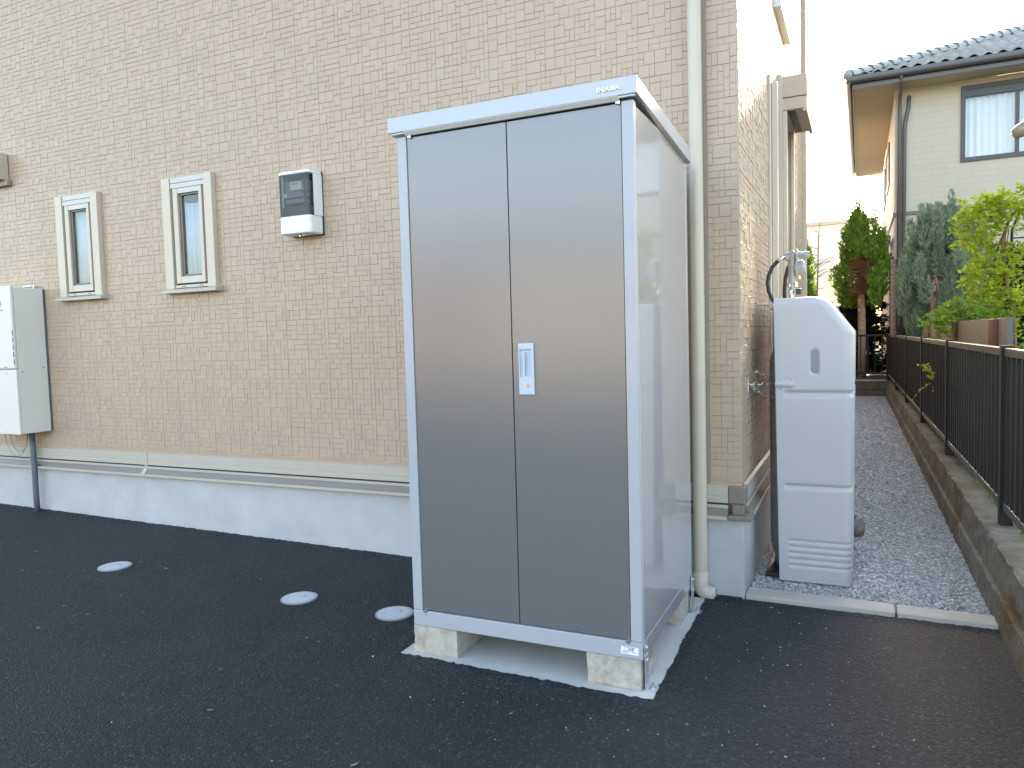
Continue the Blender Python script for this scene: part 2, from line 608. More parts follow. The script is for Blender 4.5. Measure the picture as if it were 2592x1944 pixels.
def text_mesh(name, body, size, mat, parent, loc, xdir, ydir, extrude=0.001, shear=0.0, offset=0.0, sx=1.0, align='LEFT'):
    cu = bpy.data.curves.new(name + '_curve', 'FONT')
    cu.body = body
    cu.size = size
    cu.extrude = extrude
    cu.shear = shear
    cu.offset = offset
    cu.align_x = align
    cu.space_character = 1.0 if offset < 0.0005 else 1.12
    tmp = bpy.data.objects.new('tmp_text', cu)
    C.objects.link(tmp)
    dg = bpy.context.evaluated_depsgraph_get()
    me = bpy.data.meshes.new_from_object(tmp.evaluated_get(dg))
    bpy.data.objects.remove(tmp)
    bpy.data.curves.remove(cu)
    me.name = name
    X = Vector(xdir).normalized()
    Y = Vector(ydir).normalized()
    Z = X.cross(Y)
    off = origin_of(parent) if parent else Vector((0, 0, 0))
    L = Vector(loc) - off
    for v in me.vertices:
        v.co = L + X * (v.co.x * sx) + Y * v.co.y + Z * v.co.z
    me.materials.clear()
    me.materials.append(MT[mat])
    o = bpy.data.objects.new(name, me)
    C.objects.link(o)
    o.parent = parent
    return o


def asph_z(x):
    return 0.0125 * max(0.0, -x - 0.9)


# ================================================================== ground
g = MB()
g.add([(-400, -400, -0.06), (400, -400, -0.06), (400, 400, -0.06), (-400, 400, -0.06)], [(0, 1, 2, 3)])
struct(g.build('ground', 'soil'))

# asphalt car park: sheet that rises gently to the left
xs = [-40, -12, -6, -5, -4, -3, -2, -1.4, -0.9, 0.0, 1.02, 8, 30]
ys = [-14.0, -8, -5, -3.5, -2.5, -1.8, -1.2, -0.6, 0.05]
vs = [(x, y, asph_z(max(x, -12))) for y in ys for x in xs]
fs = []
nx = len(xs)
for j in range(len(ys) - 1):
    for i in range(nx - 1):
        fs.append((j * nx + i, j * nx + i + 1, (j + 1) * nx + i + 1, (j + 1) * nx + i))
asphalt = struct(MB().add(vs, fs).build('asphalt', 'asphalt', smooth=True))


def ragged_edge(path, inward, width, zf, zlow, step=0.012, amp=0.010, seed=1):
    """crumbly lip of asphalt lying against something; path is a polyline in xy, inward the xy direction of the lip"""
    rr = random.Random(seed)
    m = MB()
    p0, p1 = Vector((*path[0], 0)), Vector((*path[1], 0))
    n = max(2, int((p1 - p0).length / step))
    iv = Vector((inward[0], inward[1], 0))
    slow = 0.0
    prev = None
    for i in range(n + 1):
        p = p0.lerp(p1, i / n)
        slow = 0.82 * slow + rr.uniform(-1, 1) * 0.4
        a = amp * (0.5 + 0.5 * slow) + rr.uniform(0, amp * 0.6)
        outer = p - iv * width
        inner = p + iv * max(0.0, a)
        zz = zf(p.x)
        cur = [(outer.x, outer.y, zlow(outer.x)), (p.x - iv.x * width * 0.3, p.y - iv.y * width * 0.3, zz + rr.uniform(-.002, .003)),
               (inner.x, inner.y, zz + rr.uniform(-0.001, 0.003)), (inner.x, inner.y, zlow(p.x) - 0.02)]
        if prev:
            b = len(m.v)
            m.add(prev + cur, [(0, 4, 5, 1), (1, 5, 6, 2), (2, 6, 7, 3)])
        prev = cur
    return m


e = ragged_edge([(-1.116, -1.096), (-0.131, -1.108)], (0, 1), 0.10, lambda x: 0.0152, lambda x: asph_z(x) - 0.003, amp=0.010, seed=3)
e.build('asphalt_edge', 'asphalt', asphalt)
e = ragged_edge([(-0.122, -1.098), (-0.138, -0.08)], (-1, 0), 0.10, lambda x: 0.0152, lambda x: -0.003, amp=0.010, seed=4)
e.build('asphalt_edge', 'asphalt', asphalt)
e = ragged_edge([(-1.124, -0.10), (-1.124, -1.086)], (1, 0), 0.10, lambda x: 0.0155, lambda x: asph_z(x) - 0.003, amp=0.010, seed=5)
e.build('asphalt_edge', 'asphalt', asphalt)
fl = MB()
for (cx, cy, sx_, sy_) in ((-0.1340, -1.0970, 1, -1), (-1.1130, -1.0850, -1, -1)):
    angs = [-0.25 + (PI / 2 + 0.5) * k / 8 for k in range(9)]
    ring = [(cx, cy, 0.0160)]
    for (rad, zz) in ((0.045, 0.0158), (0.115, -0.003)):
        ring += [(cx + sx_ * rad * math.cos(a), cy + sy_ * rad * math.sin(a), zz) for a in angs]
    fl.add(ring, [(0, k, k + 1) for k in range(1, 9)] + [(k, 9 + k, 10 + k, k + 1) for k in range(1, 9)])
fl.build('asphalt_edge', 'asphalt', asphalt, smooth=True)
e = ragged_edge([(-6.5, -0.012), (0.0, -0.012)], (0, 1), 0.05, lambda x: asph_z(x) + 0.009, lambda x: asph_z(x) - 0.003, step=0.02, amp=0.012, seed=6)
e.build('asphalt_edge', 'asphalt', asphalt)
e = ragged_edge([(0.0, -0.030), (1.0, -0.030)], (0, 1), 0.05, lambda x: 0.004, lambda x: -0.003, amp=0.010, seed=8)
e.build('asphalt_edge', 'asphalt', asphalt)
e = ragged_edge([(1.01, -0.03), (1.05, -3.4)], (1, 0), 0.06, lambda x: 0.006, lambda x: -0.003, step=0.02, amp=0.012, seed=9)
e.build('asphalt_edge', 'asphalt', asphalt)


# ------------------------------------------------------------------ gravel path
def curb_x(y):
    return 0.985 - 0.0095 * y


m = MB()
for y0, y1 in [(0.05 + i * 0.92, 0.05 + (i + 1) * 0.92) for i in range(12)]:
    m.add([(-1.4 if y0 > 4.3 else -0.1, y0, 0.0), (curb_x(y0) + .05, y0, 0.0), (curb_x(y1) + .05, y1, 0.0), (-1.4 if y0 > 4.3 else -0.1, y1, 0.0)], [(0, 1, 2, 3)])
gravel = struct(m.build('gravel_path', 'gravel_base'))

ICO_V = []
ph = (1 + 5 ** .5) / 2
for a in (-1, 1):
    for b in (-ph, ph):
        ICO_V += [(0, a, b), (a, b, 0), (b, 0, a)]
ICO_V = np.array(ICO_V) / math.sqrt(1 + ph * ph)
_bm = bmesh.new()
for v in ICO_V:
    _bm.verts.new(v)
bmesh.ops.convex_hull(_bm, input=_bm.verts)
_bm.verts.ensure_lookup_table()
_bm.verts.index_update()
ICO_V = np.array([v.co[:] for v in _bm.verts])
ICO_F = np.array([[v.index for v in f.verts] for f in _bm.faces])
_bm.free()


def stones(pos, size, seed):
    r = np.random.default_rng(seed)
    n = len(pos)
    sc3 = size[:, None] * r.uniform(0.55, 1.1, (n, 3)) * np.array([1, 1, 0.62])
    V = ICO_V[None] * (1 + r.uniform(-.18, .18, (n, 12, 1))) * sc3[:, None]
    a = r.uniform(0, 2 * PI, n)
    t = r.normal(0, .35, n)
    ca, sa = np.cos(a), np.sin(a)
    ct, st = np.cos(t), np.sin(t)
    x, y, z = V[..., 0], V[..., 1], V[..., 2]
    x, z = x * ct[:, None] - z * st[:, None], x * st[:, None] + z * ct[:, None]
    x, y = x * ca[:, None] - y * sa[:, None], x * sa[:, None] + y * ca[:, None]
    V = np.stack([x, y, z], -1) + pos[:, None]
    F = (ICO_F[None] + (np.arange(n) * 12)[:, None, None]).reshape(-1, 3)
    base = np.array([[.41, .42, .42], [.47, .47, .465], [.32, .325, .325], [.54, .50, .44], [.60, .59, .565], [.50, .41, .31]])
    idx = r.choice(6, n, p=[.30, .26, .19, .11, .07, .07])
    col = base[idx] * r.uniform(.82, 1.18, (n, 1))
    col = np.repeat(np.concatenate([col, np.ones((n, 1))], 1)[:, None], 12, 1).reshape(-1, 4)
    return V.reshape(-1, 3), F, col


P = []
S = []
for (ya, yb, spc, sz) in [(0.10, 2.2, 0.0098, 0.0074), (2.2, 5.0, 0.0140, 0.0102), (5.0, 11.0, 0.022, 0.016)]:
    nxx = int(0.98 / spc)
    nyy = int((yb - ya) / spc)
    gx, gy = np.meshgrid(np.linspace(0.02, 1.0, nxx), np.linspace(ya, yb, nyy))
    gx = gx.ravel() + RNG.uniform(-.7, .7, gx.size) * spc
    gy = gy.ravel() + RNG.uniform(-.7, .7, gy.size) * spc
    ok = (gx < 0.985 - 0.0095 * gy + 0.004) & (gx > 0.012) & (gy > 0.128)
    gx, gy = gx[ok], gy[ok]
    P.append(np.stack([gx, gy, RNG.uniform(-.002, .007, gx.size)], 1))
    S.append(sz * RNG.lognormal(0, .28, gx.size))
V, F, COL = stones(np.concatenate(P), np.concatenate(S), 5)
gs = arr_mesh('gravel_stones', V, F, 'gravel', None, colours=COL)
tag(gs, 'grey blue crushed gravel filling the narrow path beside the house', 'gravel', kind='stuff')

# ------------------------------------------------------------------ concrete edging strip before the gravel
kerb = bpy.data.objects.new('kerb', None)
C.objects.link(kerb)
struct(kerb)
for (x0, x1, sl) in [(0.012, 0.612, 0), (0.620, 0.975, 0)]:
    mm = MB()
    ya = -0.004 - 0.028 * x0
    yb = -0.004 - 0.028 * x1
    mm.add([(x0, ya, -.05), (x1, yb, -.05), (x1, yb + .118, -.05), (x0, ya + .118, -.05),
            (x0, ya + .012, .022), (x1, yb + .012, .022), (x1, yb + .118, .024), (x0, ya + .118, .024)],
           [(3, 2, 1, 0), (4, 5, 6, 7), (0, 1, 5, 4), (1, 2, 6, 5), (2, 3, 7, 6), (3, 0, 4, 7)])
    mm.build('kerb_stone', 'edging', kerb, bevel=0.005)

# raised yard of the neighbour behind the retaining wall
m = MB()
m.add([(1.12, -6, 0.245), (30, -6, 0.245), (30, 40, 0.245), (-12, 40, 0.245), (-12, 11.35, .245), (0.95, 11.35, 0.245)], [(0, 1, 2, 3, 4, 5)])
struct(m.build('yard', 'soil'))

# ================================================================== the house
house = thing('house', 'beige house with block-pattern siding and grey concrete foundation behind the storage locker', 'house', (-4.0, 2.0, 0.0))
HOUSE_H = 6.2
Z0 = 0.5179
bx('foundation', 'foundation', house, -12.0, 0.009, 0.0, 4.28, -0.3, 0.364, bevel=0.004)
MB().box(-12.0, -0.6, 4.281, 14.0, -0.3, HOUSE_H - .1).build('unseen_shade_wing', 'siding', house)  # unseen wing, added to block the sun from the gravel path

WIN = [(-4.512, -4.088, 1.545, 2.247), (-3.485, -3.062, 1.545, 2.251)]
SIDEWIN = (1.70, 2.38, 0.62, 2.82)


def cut(r, h):
    """rect r minus rect h -> list of rects"""
    a0, a1, b0, b1 = r
    c0, c1, d0, d1 = h
    if c0 >= a1 or c1 <= a0 or d0 >= b1 or d1 <= b0:
        return [r]
    out = []
    if d1 < b1:
        out.append((a0, a1, d1, b1))
    if d0 > b0:
        out.append((a0, a1, b0, d0))
    lo, hi = max(b0, d0), min(b1, d1)
    if c0 > a0:
        out.append((a0, c0, lo, hi))
    if c1 < a1:
        out.append((c1, a1, lo, hi))
    return out


def cut_all(rects, holes):
    for h in holes:
        rects = [q for r in rects for q in cut(r, h)]
    return rects


# base sheets of the two walls with their openings (real thickness)
m = MB()
inset = 0.045
holesF = [(a + inset, b - inset, c + inset * .8, d - inset) for a, b, c, d in WIN]
for (u0, u1, v0, v1) in cut_all([(-12.0, 0.0, Z0 - .02, HOUSE_H)], holesF):
    m.box(u0, u1, 0.003, 0.12, v0, v1)
wall_front = m.build('wall', 'siding', house)
m = MB()
hs = [(SIDEWIN[0] + .045, SIDEWIN[1] - .045, SIDEWIN[2] + .045, SIDEWIN[3] - .045)]
for (u0, u1, v0, v1) in cut_all([(0.1205, 4.28, Z0 - .02, HOUSE_H)], hs):
    m.box(-0.12, -0.003, u0, u1, v0, v1)
wall_side = m.build('wall', 'siding', house)
# corner return so that the side wall starts flush at the corner
MB().box(-0.12, -0.0032, 0.1202, 0.1204, Z0 - .02, HOUSE_H).build('corner_seal', 'channel', house)
rfm = MB().box(-12.3, 0.03, -0.30, 4.31, HOUSE_H + .002, HOUSE_H + 0.2)
rfm.box(-12.3, -0.57, 4.312, 14.05, HOUSE_H + .002, HOUSE_H + 0.2)  # cover of the added unseen wing
rfm.build('roof', 'street_roof', house)

# ---- siding blocks
CW, CH = 0.1515, 0.11375
SHAPES = [((2, 2), 3.2), ((3, 2), .25), ((2, 1), 3.0), ((3, 1), 1.5), ((1, 1), 2.2), ((1, 2), 1.1), ((4, 1), .5)]


def siding_rects(u0, u1, v0, v1, uorg, vorg, holes, rr):
    out = []
    i0 = math.floor((u0 - uorg) / CW)
    i1 = math.ceil((u1 - uorg) / CW)
    j0 = math.floor((v0 - vorg) / CH)
    j1 = math.ceil((v1 - vorg) / CH)
    su, sv = CW / 6, CH / 4
    for i in range(i0, i1):
        for j in range(j0, j1):
            occ = [[0] * 4 for _ in range(6)]
            jt = 0.0020 if j % 4 == 3 else 0.0        # wider joint where two siding boards meet
            jl = 0.0020 if i % 6 == 2 else 0.0
            for b in range(4):
                for a in range(6):
                    if occ[a][b]:
                        continue
                    opts = [(s, w) for s, w in SHAPES if a + s[0] <= 6 and b + s[1] <= 4 and
                            all(not occ[a + x][b + y] for x in range(s[0]) for y in range(s[1]))]
                    tot = sum(w for _, w in opts)
                    t = rr.random() * tot
                    for s, w in opts:
                        t -= w
                        if t <= 0:
                            break
                    for x in range(s[0]):
                        for y in range(s[1]):
                            occ[a + x][b + y] = 1
                    ga = 0.0004
                    r = (uorg + i * CW + a * su + ga + (0.0010 + jl if a == 0 else 0), uorg + i * CW + (a + s[0]) * su - ga,
                         vorg + j * CH + b * sv + 0.0006 + (0.0012 if b == 0 else 0), vorg + j * CH + (b + s[1]) * sv - 0.0004 - (jt if b + s[1] == 4 else 0))
                    r = (max(r[0], u0), min(r[1], u1), max(r[2], v0), min(r[3], v1))
                    if r[1] - r[0] < 0.006 or r[3] - r[2] < 0.006:
                        continue
                    for q in cut_all([r], holes):
                        if q[1] - q[0] > 0.006 and q[3] - q[2] > 0.006:
                            big = s[0] * s[1] >= 4
                            out.append((q, rr.uniform(.0028, .0031) if big else rr.uniform(.0016, .0030), big))
    return out


def block_geo(q, h, big, rr, side):
    h *= 1.0 if side == 'front' else 2.0
    u0, u1, v0, v1 = q
    t = 0.0006
    tl = [0 if big else rr.uniform(-.0006, .0006) for _ in range(4)]
    base = [(u0, v0, 0), (u1, v0, 0), (u1, v1, 0), (u0, v1, 0)]
    bt_ = 0.0022
    top = [(u0 + t, v0 + bt_, h + tl[0]), (u1 - 1.5 * t, v0 + bt_, h + tl[1]), (u1 - 1.5 * t, v1 - t, h + tl[2]), (u0 + t, v1 - t, h + tl[3])]
    if side == 'front':
        vs = [(u, 0.003 - d, v) for u, v, d in base + top]
    else:
        vs = [(-0.003 + d, u, v) for u, v, d in base + top]
    return vs


BF = np.array([(4, 5, 6, 7), (0, 1, 5, 4), (1, 2, 6, 5), (2, 3, 7, 6), (3, 0, 4, 7)])
LK = (-1.10, -0.15, -1.07, -0.25, 0.1, 2.02)


def behind_locker(p):
    d = Vector(p) - CAM
    t0, t1 = 0.0, 1.0
    for ax, (lo, hi) in enumerate(((LK[0], LK[1]), (LK[2], LK[3]), (LK[4], LK[5]))):
        if abs(d[ax]) < 1e-9:
            continue
        a, b = (lo - CAM[ax]) / d[ax], (hi - CAM[ax]) / d[ax]
        t0, t1 = max(t0, min(a, b)), min(t1, max(a, b))
    return t0 < t1


def add_blocks(rects, side, parent, npick, seed):
    rr = random.Random(seed)
    info = []
    for q, h, big in rects:
        u, v = (q[0] + q[1]) / 2, (q[2] + q[3]) / 2
        p = (u, 0, v) if side == 'front' else (0, u, v)
        d = Vector(p) - CAM
        cosv = abs(d.y if side == 'front' else d.x) / d.length
        vis = -1 if behind_locker(p) else (q[1] - q[0]) * (q[3] - q[2]) * cosv / d.length_squared
        # what lies outside the frame is never picked out singly
        w = d.dot(FW)
        if w <= 0 or abs(d.dot(RT) / w) > 0.69 or abs(d.dot(UP) / w) > 0.52:
            vis = -1
        info.append((vis, q, h, big))
    order = sorted(range(len(info)), key=lambda k: -info[k][0])
    picked = set(order[:npick])
    rest = []
    for k, (vis, q, h, big) in enumerate(info):
        vs = block_geo(q, h, big, rr, side)
        if k in picked:
            MB().add(vs, [tuple(f) for f in BF]).build('siding_block', 'siding', parent)
        else:
            rest.append(vs)
    V = np.array(rest).reshape(-1, 3)
    F = (BF[None] + (np.arange(len(rest)) * 8)[:, None, None]).reshape(-1, 4)
    o = arr_mesh('siding_blocks', V, F, 'siding', parent)
    o['kind'] = 'stuff'


rrs = random.Random(21)
chan = (-0.1535, -0.1345, 0, 9)
rF = siding_rects(-7.0, -0.004, Z0 + 0.012, 4.7, -0.1345, 0.5419, WIN + [chan, (-5.33, -5.0, 2.38, 2.63)], rrs)
add_blocks(rF, 'front', wall_front, 240, 31)
rS = siding_rects(0.004, 4.27, Z0 + 0.012, 4.6, 0.0, 0.5419, [SIDEWIN, (1.155, 1.35, 0.595, 2.665), (3.9, 3.99, 0, 9)], rrs)
add_blocks(rS, 'side', wall_side, 60, 32)
bx('joint_channel', 'channel', house, -0.1525, -0.1355, -0.006, 0.0029, Z0, HOUSE_H)


# ---- base flashing along the front and the side
def profile_along(name, mat, poly, side, a0, a1):
    mm = MB()
    if side == 'front':      # poly: (outward, z)
        mm.prism([(-o, z) for o, z in poly], 'x', a0, a1)
    else:
        mm.prism([(o, z) for o, z in poly], 'y', a0, a1)
    return mm.build(name, mat, house, bevel=0.0012, seg=1)


for side, (a0, a1) in (('front', (-12.0, -0.056)), ('side', (0.058, 4.25))):
    profile_along('base_trim', 'flashing_light', [(0.001, 0.436), (0.016, 0.436), (0.016, 0.4625), (0.0145, 0.4640), (0.0145, 0.4655), (0.016, 0.467), (0.016, 0.508), (0.001, 0.516)], side, a0, a1)
    profile_along('trim_vent', 'black', [(0.0005, 0.427), (0.010, 0.427), (0.010, 0.4358), (0.0005, 0.4358)], side, a0, a1)
    profile_along('drip_lip', 'flashing_light', [(0.0005, 0.412), (0.020, 0.412), (0.020, 0.4268), (0.0005, 0.4268)], side, a0, a1)
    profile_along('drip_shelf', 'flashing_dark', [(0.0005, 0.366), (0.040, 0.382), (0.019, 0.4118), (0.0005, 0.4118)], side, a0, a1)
    profile_along('drip_nose', 'flashing_light', [(0.0095, 0.3642), (0.045, 0.3642), (0.045, 0.3815), (0.0405, 0.3815)], side, a0, a1)
# corner pieces
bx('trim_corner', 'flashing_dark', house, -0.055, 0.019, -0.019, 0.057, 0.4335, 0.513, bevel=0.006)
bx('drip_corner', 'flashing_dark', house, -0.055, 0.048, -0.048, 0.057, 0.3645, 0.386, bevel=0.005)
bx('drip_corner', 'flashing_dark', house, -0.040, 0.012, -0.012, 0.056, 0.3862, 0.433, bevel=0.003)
# joint cover of the base trim
bx('trim_joint', 'flashing_light', house, -3.797, -3.767, -0.020, -0.0005, 0.430, 0.513, bevel=0.002)
mm = MB().prism([(-0.047, 0.363), (-0.047, 0.384), (-0.021, 0.4135), (-0.022, 0.429), (-0.001, 0.429), (-0.001, 0.363)], 'x', -3.800, -3.764)
mm.build('trim_joint', 'flashing_light', house, bevel=0.001, seg=1)


# ---- the two narrow windows of the front
def front_window(X0, X1, Zb, Zt, curtain):
    w = MB()
    # casing stiles
    w.box(X0, X0 + 0.070, -0.034, 0.002, Zb + .022, Zt)
    w.box(X1 - 0.066, X1, -0.034, 0.002, Zb + .022, Zt)
    win = w.build('window', 'frame', house, bevel=0.003)
    tag(win, 'narrow casement with a ' + ('limp pale curtain behind clear glass' if curtain else 'plain blank frosted pane'))
    hd = MB()
    hd.box(X0 + .073, X1 - .067, -0.028, 0.002, Zt - 0.034, Zt - .002)
    hd.box(X0 + .073, X1 - .067, -0.028, 0.002, Zt - 0.066, Zt - .036)
    hd.build('head', 'frame_head', win, bevel=0.002)
    # gap all round the sash, its shade put in as a near-black colour
    db = MB()
    db.box(X0 + .0703, X1 - .0665, -0.004, 0.003, Zb + .04, Zt - .0665)
    hole = (X0 + .12, X1 - .10, Zb + .088, Zt - .09)
    db = MB()
    for q in cut_all([(X0 + .0703, X1 - .0665, Zb + .026, Zt - .0365)], [hole]):
        db.box(q[0], q[1], -0.006, 0.002, q[2], q[3])
    db.build('gap_shade', 'frame_dark', win)
    # sash
    a0, a1, b0, b1 = X0 + .092, X1 - .088, Zb + .054, Zt - .068
    o0, o1, p0, p1 = X0 + .130, X1 - .112, Zb + .096, Zt - .100
    bx('sash_stile', 'frame', win, a0, o0, -0.030, 0.04, b0, b1, bevel=0.002)
    bx('sash_stile', 'frame', win, o1, a1, -0.030, 0.04, b0, b1, bevel=0.002)
    bx('sash_rail', 'frame_head', win, o0 + .0003, o1 - .0003, -0.028, 0.04, b0, p0, bevel=0.002)
    bx('sash_rail', 'frame_head', win, o0 + .0003, o1 - .0003, -0.028, 0.04, p1, b1, bevel=0.002)
    # inner bead (dark bronze) round the glass
    s3 = MB()
    for q in cut_all([(o0 + .0005, o1 - .0005, p0 + .0005, p1 - .0005)], [(o0 + .022, o1 - .006, p0 + .014, p1 - .012)]):
        s3.box(q[0], q[1], -0.016, 0.02, q[2], q[3])
    s3.build('glazing_bead', 'jamb', win, bevel=0.002)
    bx('pane', 'glass', win, o0 + .005, o1 - .005, -0.0060, -0.0035, p0 + .005, p1 - .005)
    # curtain or backing
    cm = MB()
    n = 26
    top = []
    bot = []
    for i in range(n + 1):
        x = o0 - .02 + (o1 - o0 + .04) * i / n
        dy = 0.006 * math.sin(i * 0.9) + 0.004 * math.sin(i * 2.3 + 1) if curtain else 0.0
        sag = 0.03 * (1 - ((i / n) * 2 - 1) ** 2) if curtain else 0
        top.append((x, 0.017 + dy, p1 - .03 - sag + (.0 if curtain else .06)))
        bot.append((x, 0.017 + dy * 1.3, p0 - .03))
    cm.add(top + bot, [(i, i + 1, n + 2 + i, n + 1 + i) for i in range(n)])
    cm.build('curtain', 'curtain', win, smooth=True, solid=0.002)
    rb = MB()
    for q in [(o0 - .04, o0 - .03), (o1 + .03, o1 + .04)]:
        rb.box(q[0], q[1], 0.041, 0.30, p0 - .05, p1 + .05)
    rb.box(o0 - .04, o1 + .04, 0.30, 0.31, p0 - .05, p1 + .05)
    rb.box(o0 - .03, o1 + .03, 0.041, 0.30, p0 - .05, p0 - .04)
    rb.box(o0 - .03, o1 + .03, 0.041, 0.30, p1 + .04, p1 + .05)
    rb.build('reveal', 'room', win)
    # lower track with its two drain slots
    tr = bx('track', 'frame', win, X0 + .073, X1 - .0675, -0.024, 0.001, Zb + .027, Zb + .044, bevel=0.001)
    for xx in (X0 + .125, X1 - .145):
        bx('drain_slot', 'jamb', win, xx, xx + .034, -0.0252, -0.0235, Zb + .033, Zb + .038)
    # sill
    sl = MB().prism([(-0.062, Zb - .006), (-0.062, Zb + .010), (-0.036, Zb + .0215), (0.002, Zb + .0215), (0.002, Zb - .006)], 'x', X0 - .018, X1 + .024)
    sl.build('sill', 'flashing_light', win, bevel=0.002)
    return win


front_window(*WIN[0], False)
front_window(*WIN[1], True)

# ---- side window with its roller shutter box, and a slim duct cover before it
y0, y1, zb, zt = SIDEWIN
w = MB()
w.box(0.0, 0.030, y0, y0 + .05, zb, zt)
w.box(0.0, 0.030, y1 - .05, y1, zb, zt)
w.box(0.0, 0.030, y0 + .0502, y1 - .0502, zb, zb + .06)
swin = w.build('window', 'frame', house, bevel=0.003)
tag(swin, 'tall shuttered window on the path side of the house')
bx('shutter_rail', 'frame', swin, 0.0305, 0.056, 1.722, 1.765, zb + .02, 2.594, bevel=0.003)
bx('shutter_rail', 'frame', swin, 0.0305, 0.053, 2.310, 2.360, zb + .02, 2.594, bevel=0.003)
bx('pane', 'glass', swin, -0.04, -0.034, y0 + .05, y1 - .05, zb + .05, zt - .05)
bx('room_lining', 'room', swin, -0.119, -0.10, y0 + .05, y1 - .05, zb + .05, zt - .05)
sb = MB()
sb.prism([(0.0005, 2.597), (0.174, 2.597), (0.174, 2.672), (0.0005, 2.672)], 'y', 1.722, 2.356)
sb.prism([(0.0005, 2.6755), (0.176, 2.6755), (0.176, 2.797), (0.166, 2.806), (0.016, 2.806), (0.0005, 2.790)], 'y', 1.718, 2.360)
sb.build('shutter_box', 'siding_trim', swin, bevel=0.003)
bx('shutter_slot', 'black', swin, 0.060, 0.105, 1.76, 2.32, 2.5935, 2.5969)
bx('shutter_lip', 'siding_trim', swin, 0.150, 0.1745, 1.724, 2.354, 2.578, 2.5968, bevel=0.002)
dc = bx('duct_cover', 'frame', house, 0.0, 0.014, 1.160, 1.345, 0.60, 2.66, bevel=0.003)
bx('cover_rib', 'frame', dc, 0.0143, 0.047, 1.215, 1.262, 0.62, 2.63, bevel=0.004)
bx('cover_slot', 'black', dc, 0.0143, 0.024, 1.265, 1.285, 0.90, 2.60)
# far trim and an upper-floor sill that shows at the top edge of the picture
bx('end_trim', 'siding_trim', house, 0.0, 0.036, 3.90, 3.96, Z0, HOUSE_H, bevel=0.004)
us = bx('upper_window_box', 'white', house, 0.0005, 0.045, 1.52, 2.2, 3.165, 3.9, bevel=0.003)

# ---- downpipe
dp = MB()
dp.tube([(-0.172, -0.060, HOUSE_H), (-0.172, -0.060, 0.10)], 0.0305, 24)
dpo = dp.build('downpipe', 'pipe', house, smooth=False, bevel=0.001, seg=1, angle=60)
el = MB().tube([(-0.172, -0.060, 0.13), (-0.172, -0.060, 0.065), (-0.166, -0.060, 0.045), (-0.152, -0.060, 0.034), (-0.135, -0.060, 0.028), (-0.109, -0.060, 0.025)], 0.0335, 24, caps=False)
el.build('elbow', 'pipe', dpo, smooth=True, solid=0.003)
MB().tube([(-0.120, -0.060, 0.0256), (-0.1185, -0.060, 0.0256)], 0.029, 20).build('outlet_mouth', 'black', dpo)

# ---- vent hood at the left edge
vh = MB()
vh.prism([(-0.002, 2.425), (-0.088, 2.425), (-0.092, 2.600), (-0.080, 2.612), (-0.002, 2.612)], 'x', -5.32, -5.035)
vho = vh.build('vent_hood', 'siding_trim', house, bevel=0.004)
bx('vent_flange', 'channel', vho, -5.35, -5.010, -0.035, -0.002, 2.385, 2.4245, bevel=0.004)

# ================================================================== concrete pad and blocks
pm = MB()
pm.add([(-1.118, -1.092, -.08), (-0.128, -1.104, -.08), (-0.144, -0.075, -.08), (-1.118, -0.075, -.08),
        (-1.116, -1.088, .013), (-0.130, -1.100, .013), (-0.146, -0.078, .013), (-1.116, -0.078, .013)],
       [(3, 2, 1, 0), (4, 5, 6, 7), (0, 1, 5, 4), (1, 2, 6, 5), (2, 3, 7, 6), (3, 0, 4, 7)])
pad = pm.build('concrete_pad', 'pad', None, bevel=0.004)
tag(pad, 'pale concrete slab set into the asphalt under the storage locker', 'slab')


def support_block(x0, x1, y0, y1, label, seed):
    r = random.Random(seed)
    bm = bmesh.new()
    bmesh.ops.create_cube(bm, size=1)
    for v in bm.verts:
        v.co = Vector((x0 + (v.co.x + .5) * (x1 - x0), y0 + (v.co.y + .5) * (y1 - y0), 0.0135 + (v.co.z + .5) * 0.1045))
    bmesh.ops.subdivide_edges(bm, edges=bm.edges, cuts=9, use_grid_fill=True)
    for v in bm.verts:
        edge = sum(1 for a, lo, hi in ((v.co.x, x0, x1), (v.co.y, y0, y1), (v.co.z, .0135, .118)) if min(abs(a - lo), abs(a - hi)) < 1e-4)
        if edge >= 2 and v.co.z < .117:
            c = Vector(((x0 + x1) / 2, (y0 + y1) / 2, .066))
            v.co += (c - v.co).normalized() * r.uniform(0.0, 0.0035)
    me = bpy.data.meshes.new('concrete_block')
    bm.to_mesh(me)
    bm.free()
    for p in me.polygons:
        p.use_smooth = False
    me.materials.append(MT['block'])
    o = bpy.data.objects.new('concrete_block', me)
    C.objects.link(o)
    return tag(o, label, 'block', 'blocks carrying the locker')


support_block(-1.066, -0.880, -1.052, -0.66, 'weathered concrete block under the left front corner of the locker', 1)
support_block(-0.370, -0.178, -1.052, -0.895, 'stained concrete block under the right front corner of the locker', 2)
support_block(-0.375, -0.182, -0.44, -0.255, 'concrete block under the rear of the locker beside the downpipe', 3)

# ================================================================== storage locker
LX0, LX1, LYF, LYB, LZ = -1.0675, -0.1735, -1.0490, -0.2480, 0.118
lk = thing('storage_locker', 'tall grey steel storage locker with two dark satin doors on concrete blocks', 'locker', (-0.62, -0.65, LZ))
# base frame
bx('bottom_rail', 'locker_frame', lk, LX0, LX1, LYF, LYF + .030, LZ, 0.1765, bevel=0.003)
b = MB()
b.box(LX1 - .030, LX1 - .001, LYF + .0305, LYB, LZ + .001, 0.172)
b.box(LX0 + .001, LX0 + .030, LYF + .0305, LYB, LZ + .001, 0.172)
b.box(LX0 + .0305, LX1 - .0305, LYB - .03, LYB, LZ + .001, 0.172)
b.build('base_frame', 'locker_side', lk, bevel=0.003)
bx('floor_panel', 'locker_side', lk, LX0 + .031, LX1 - .031, LYF + .031, LYB - .031, LZ + .006, LZ + .012)
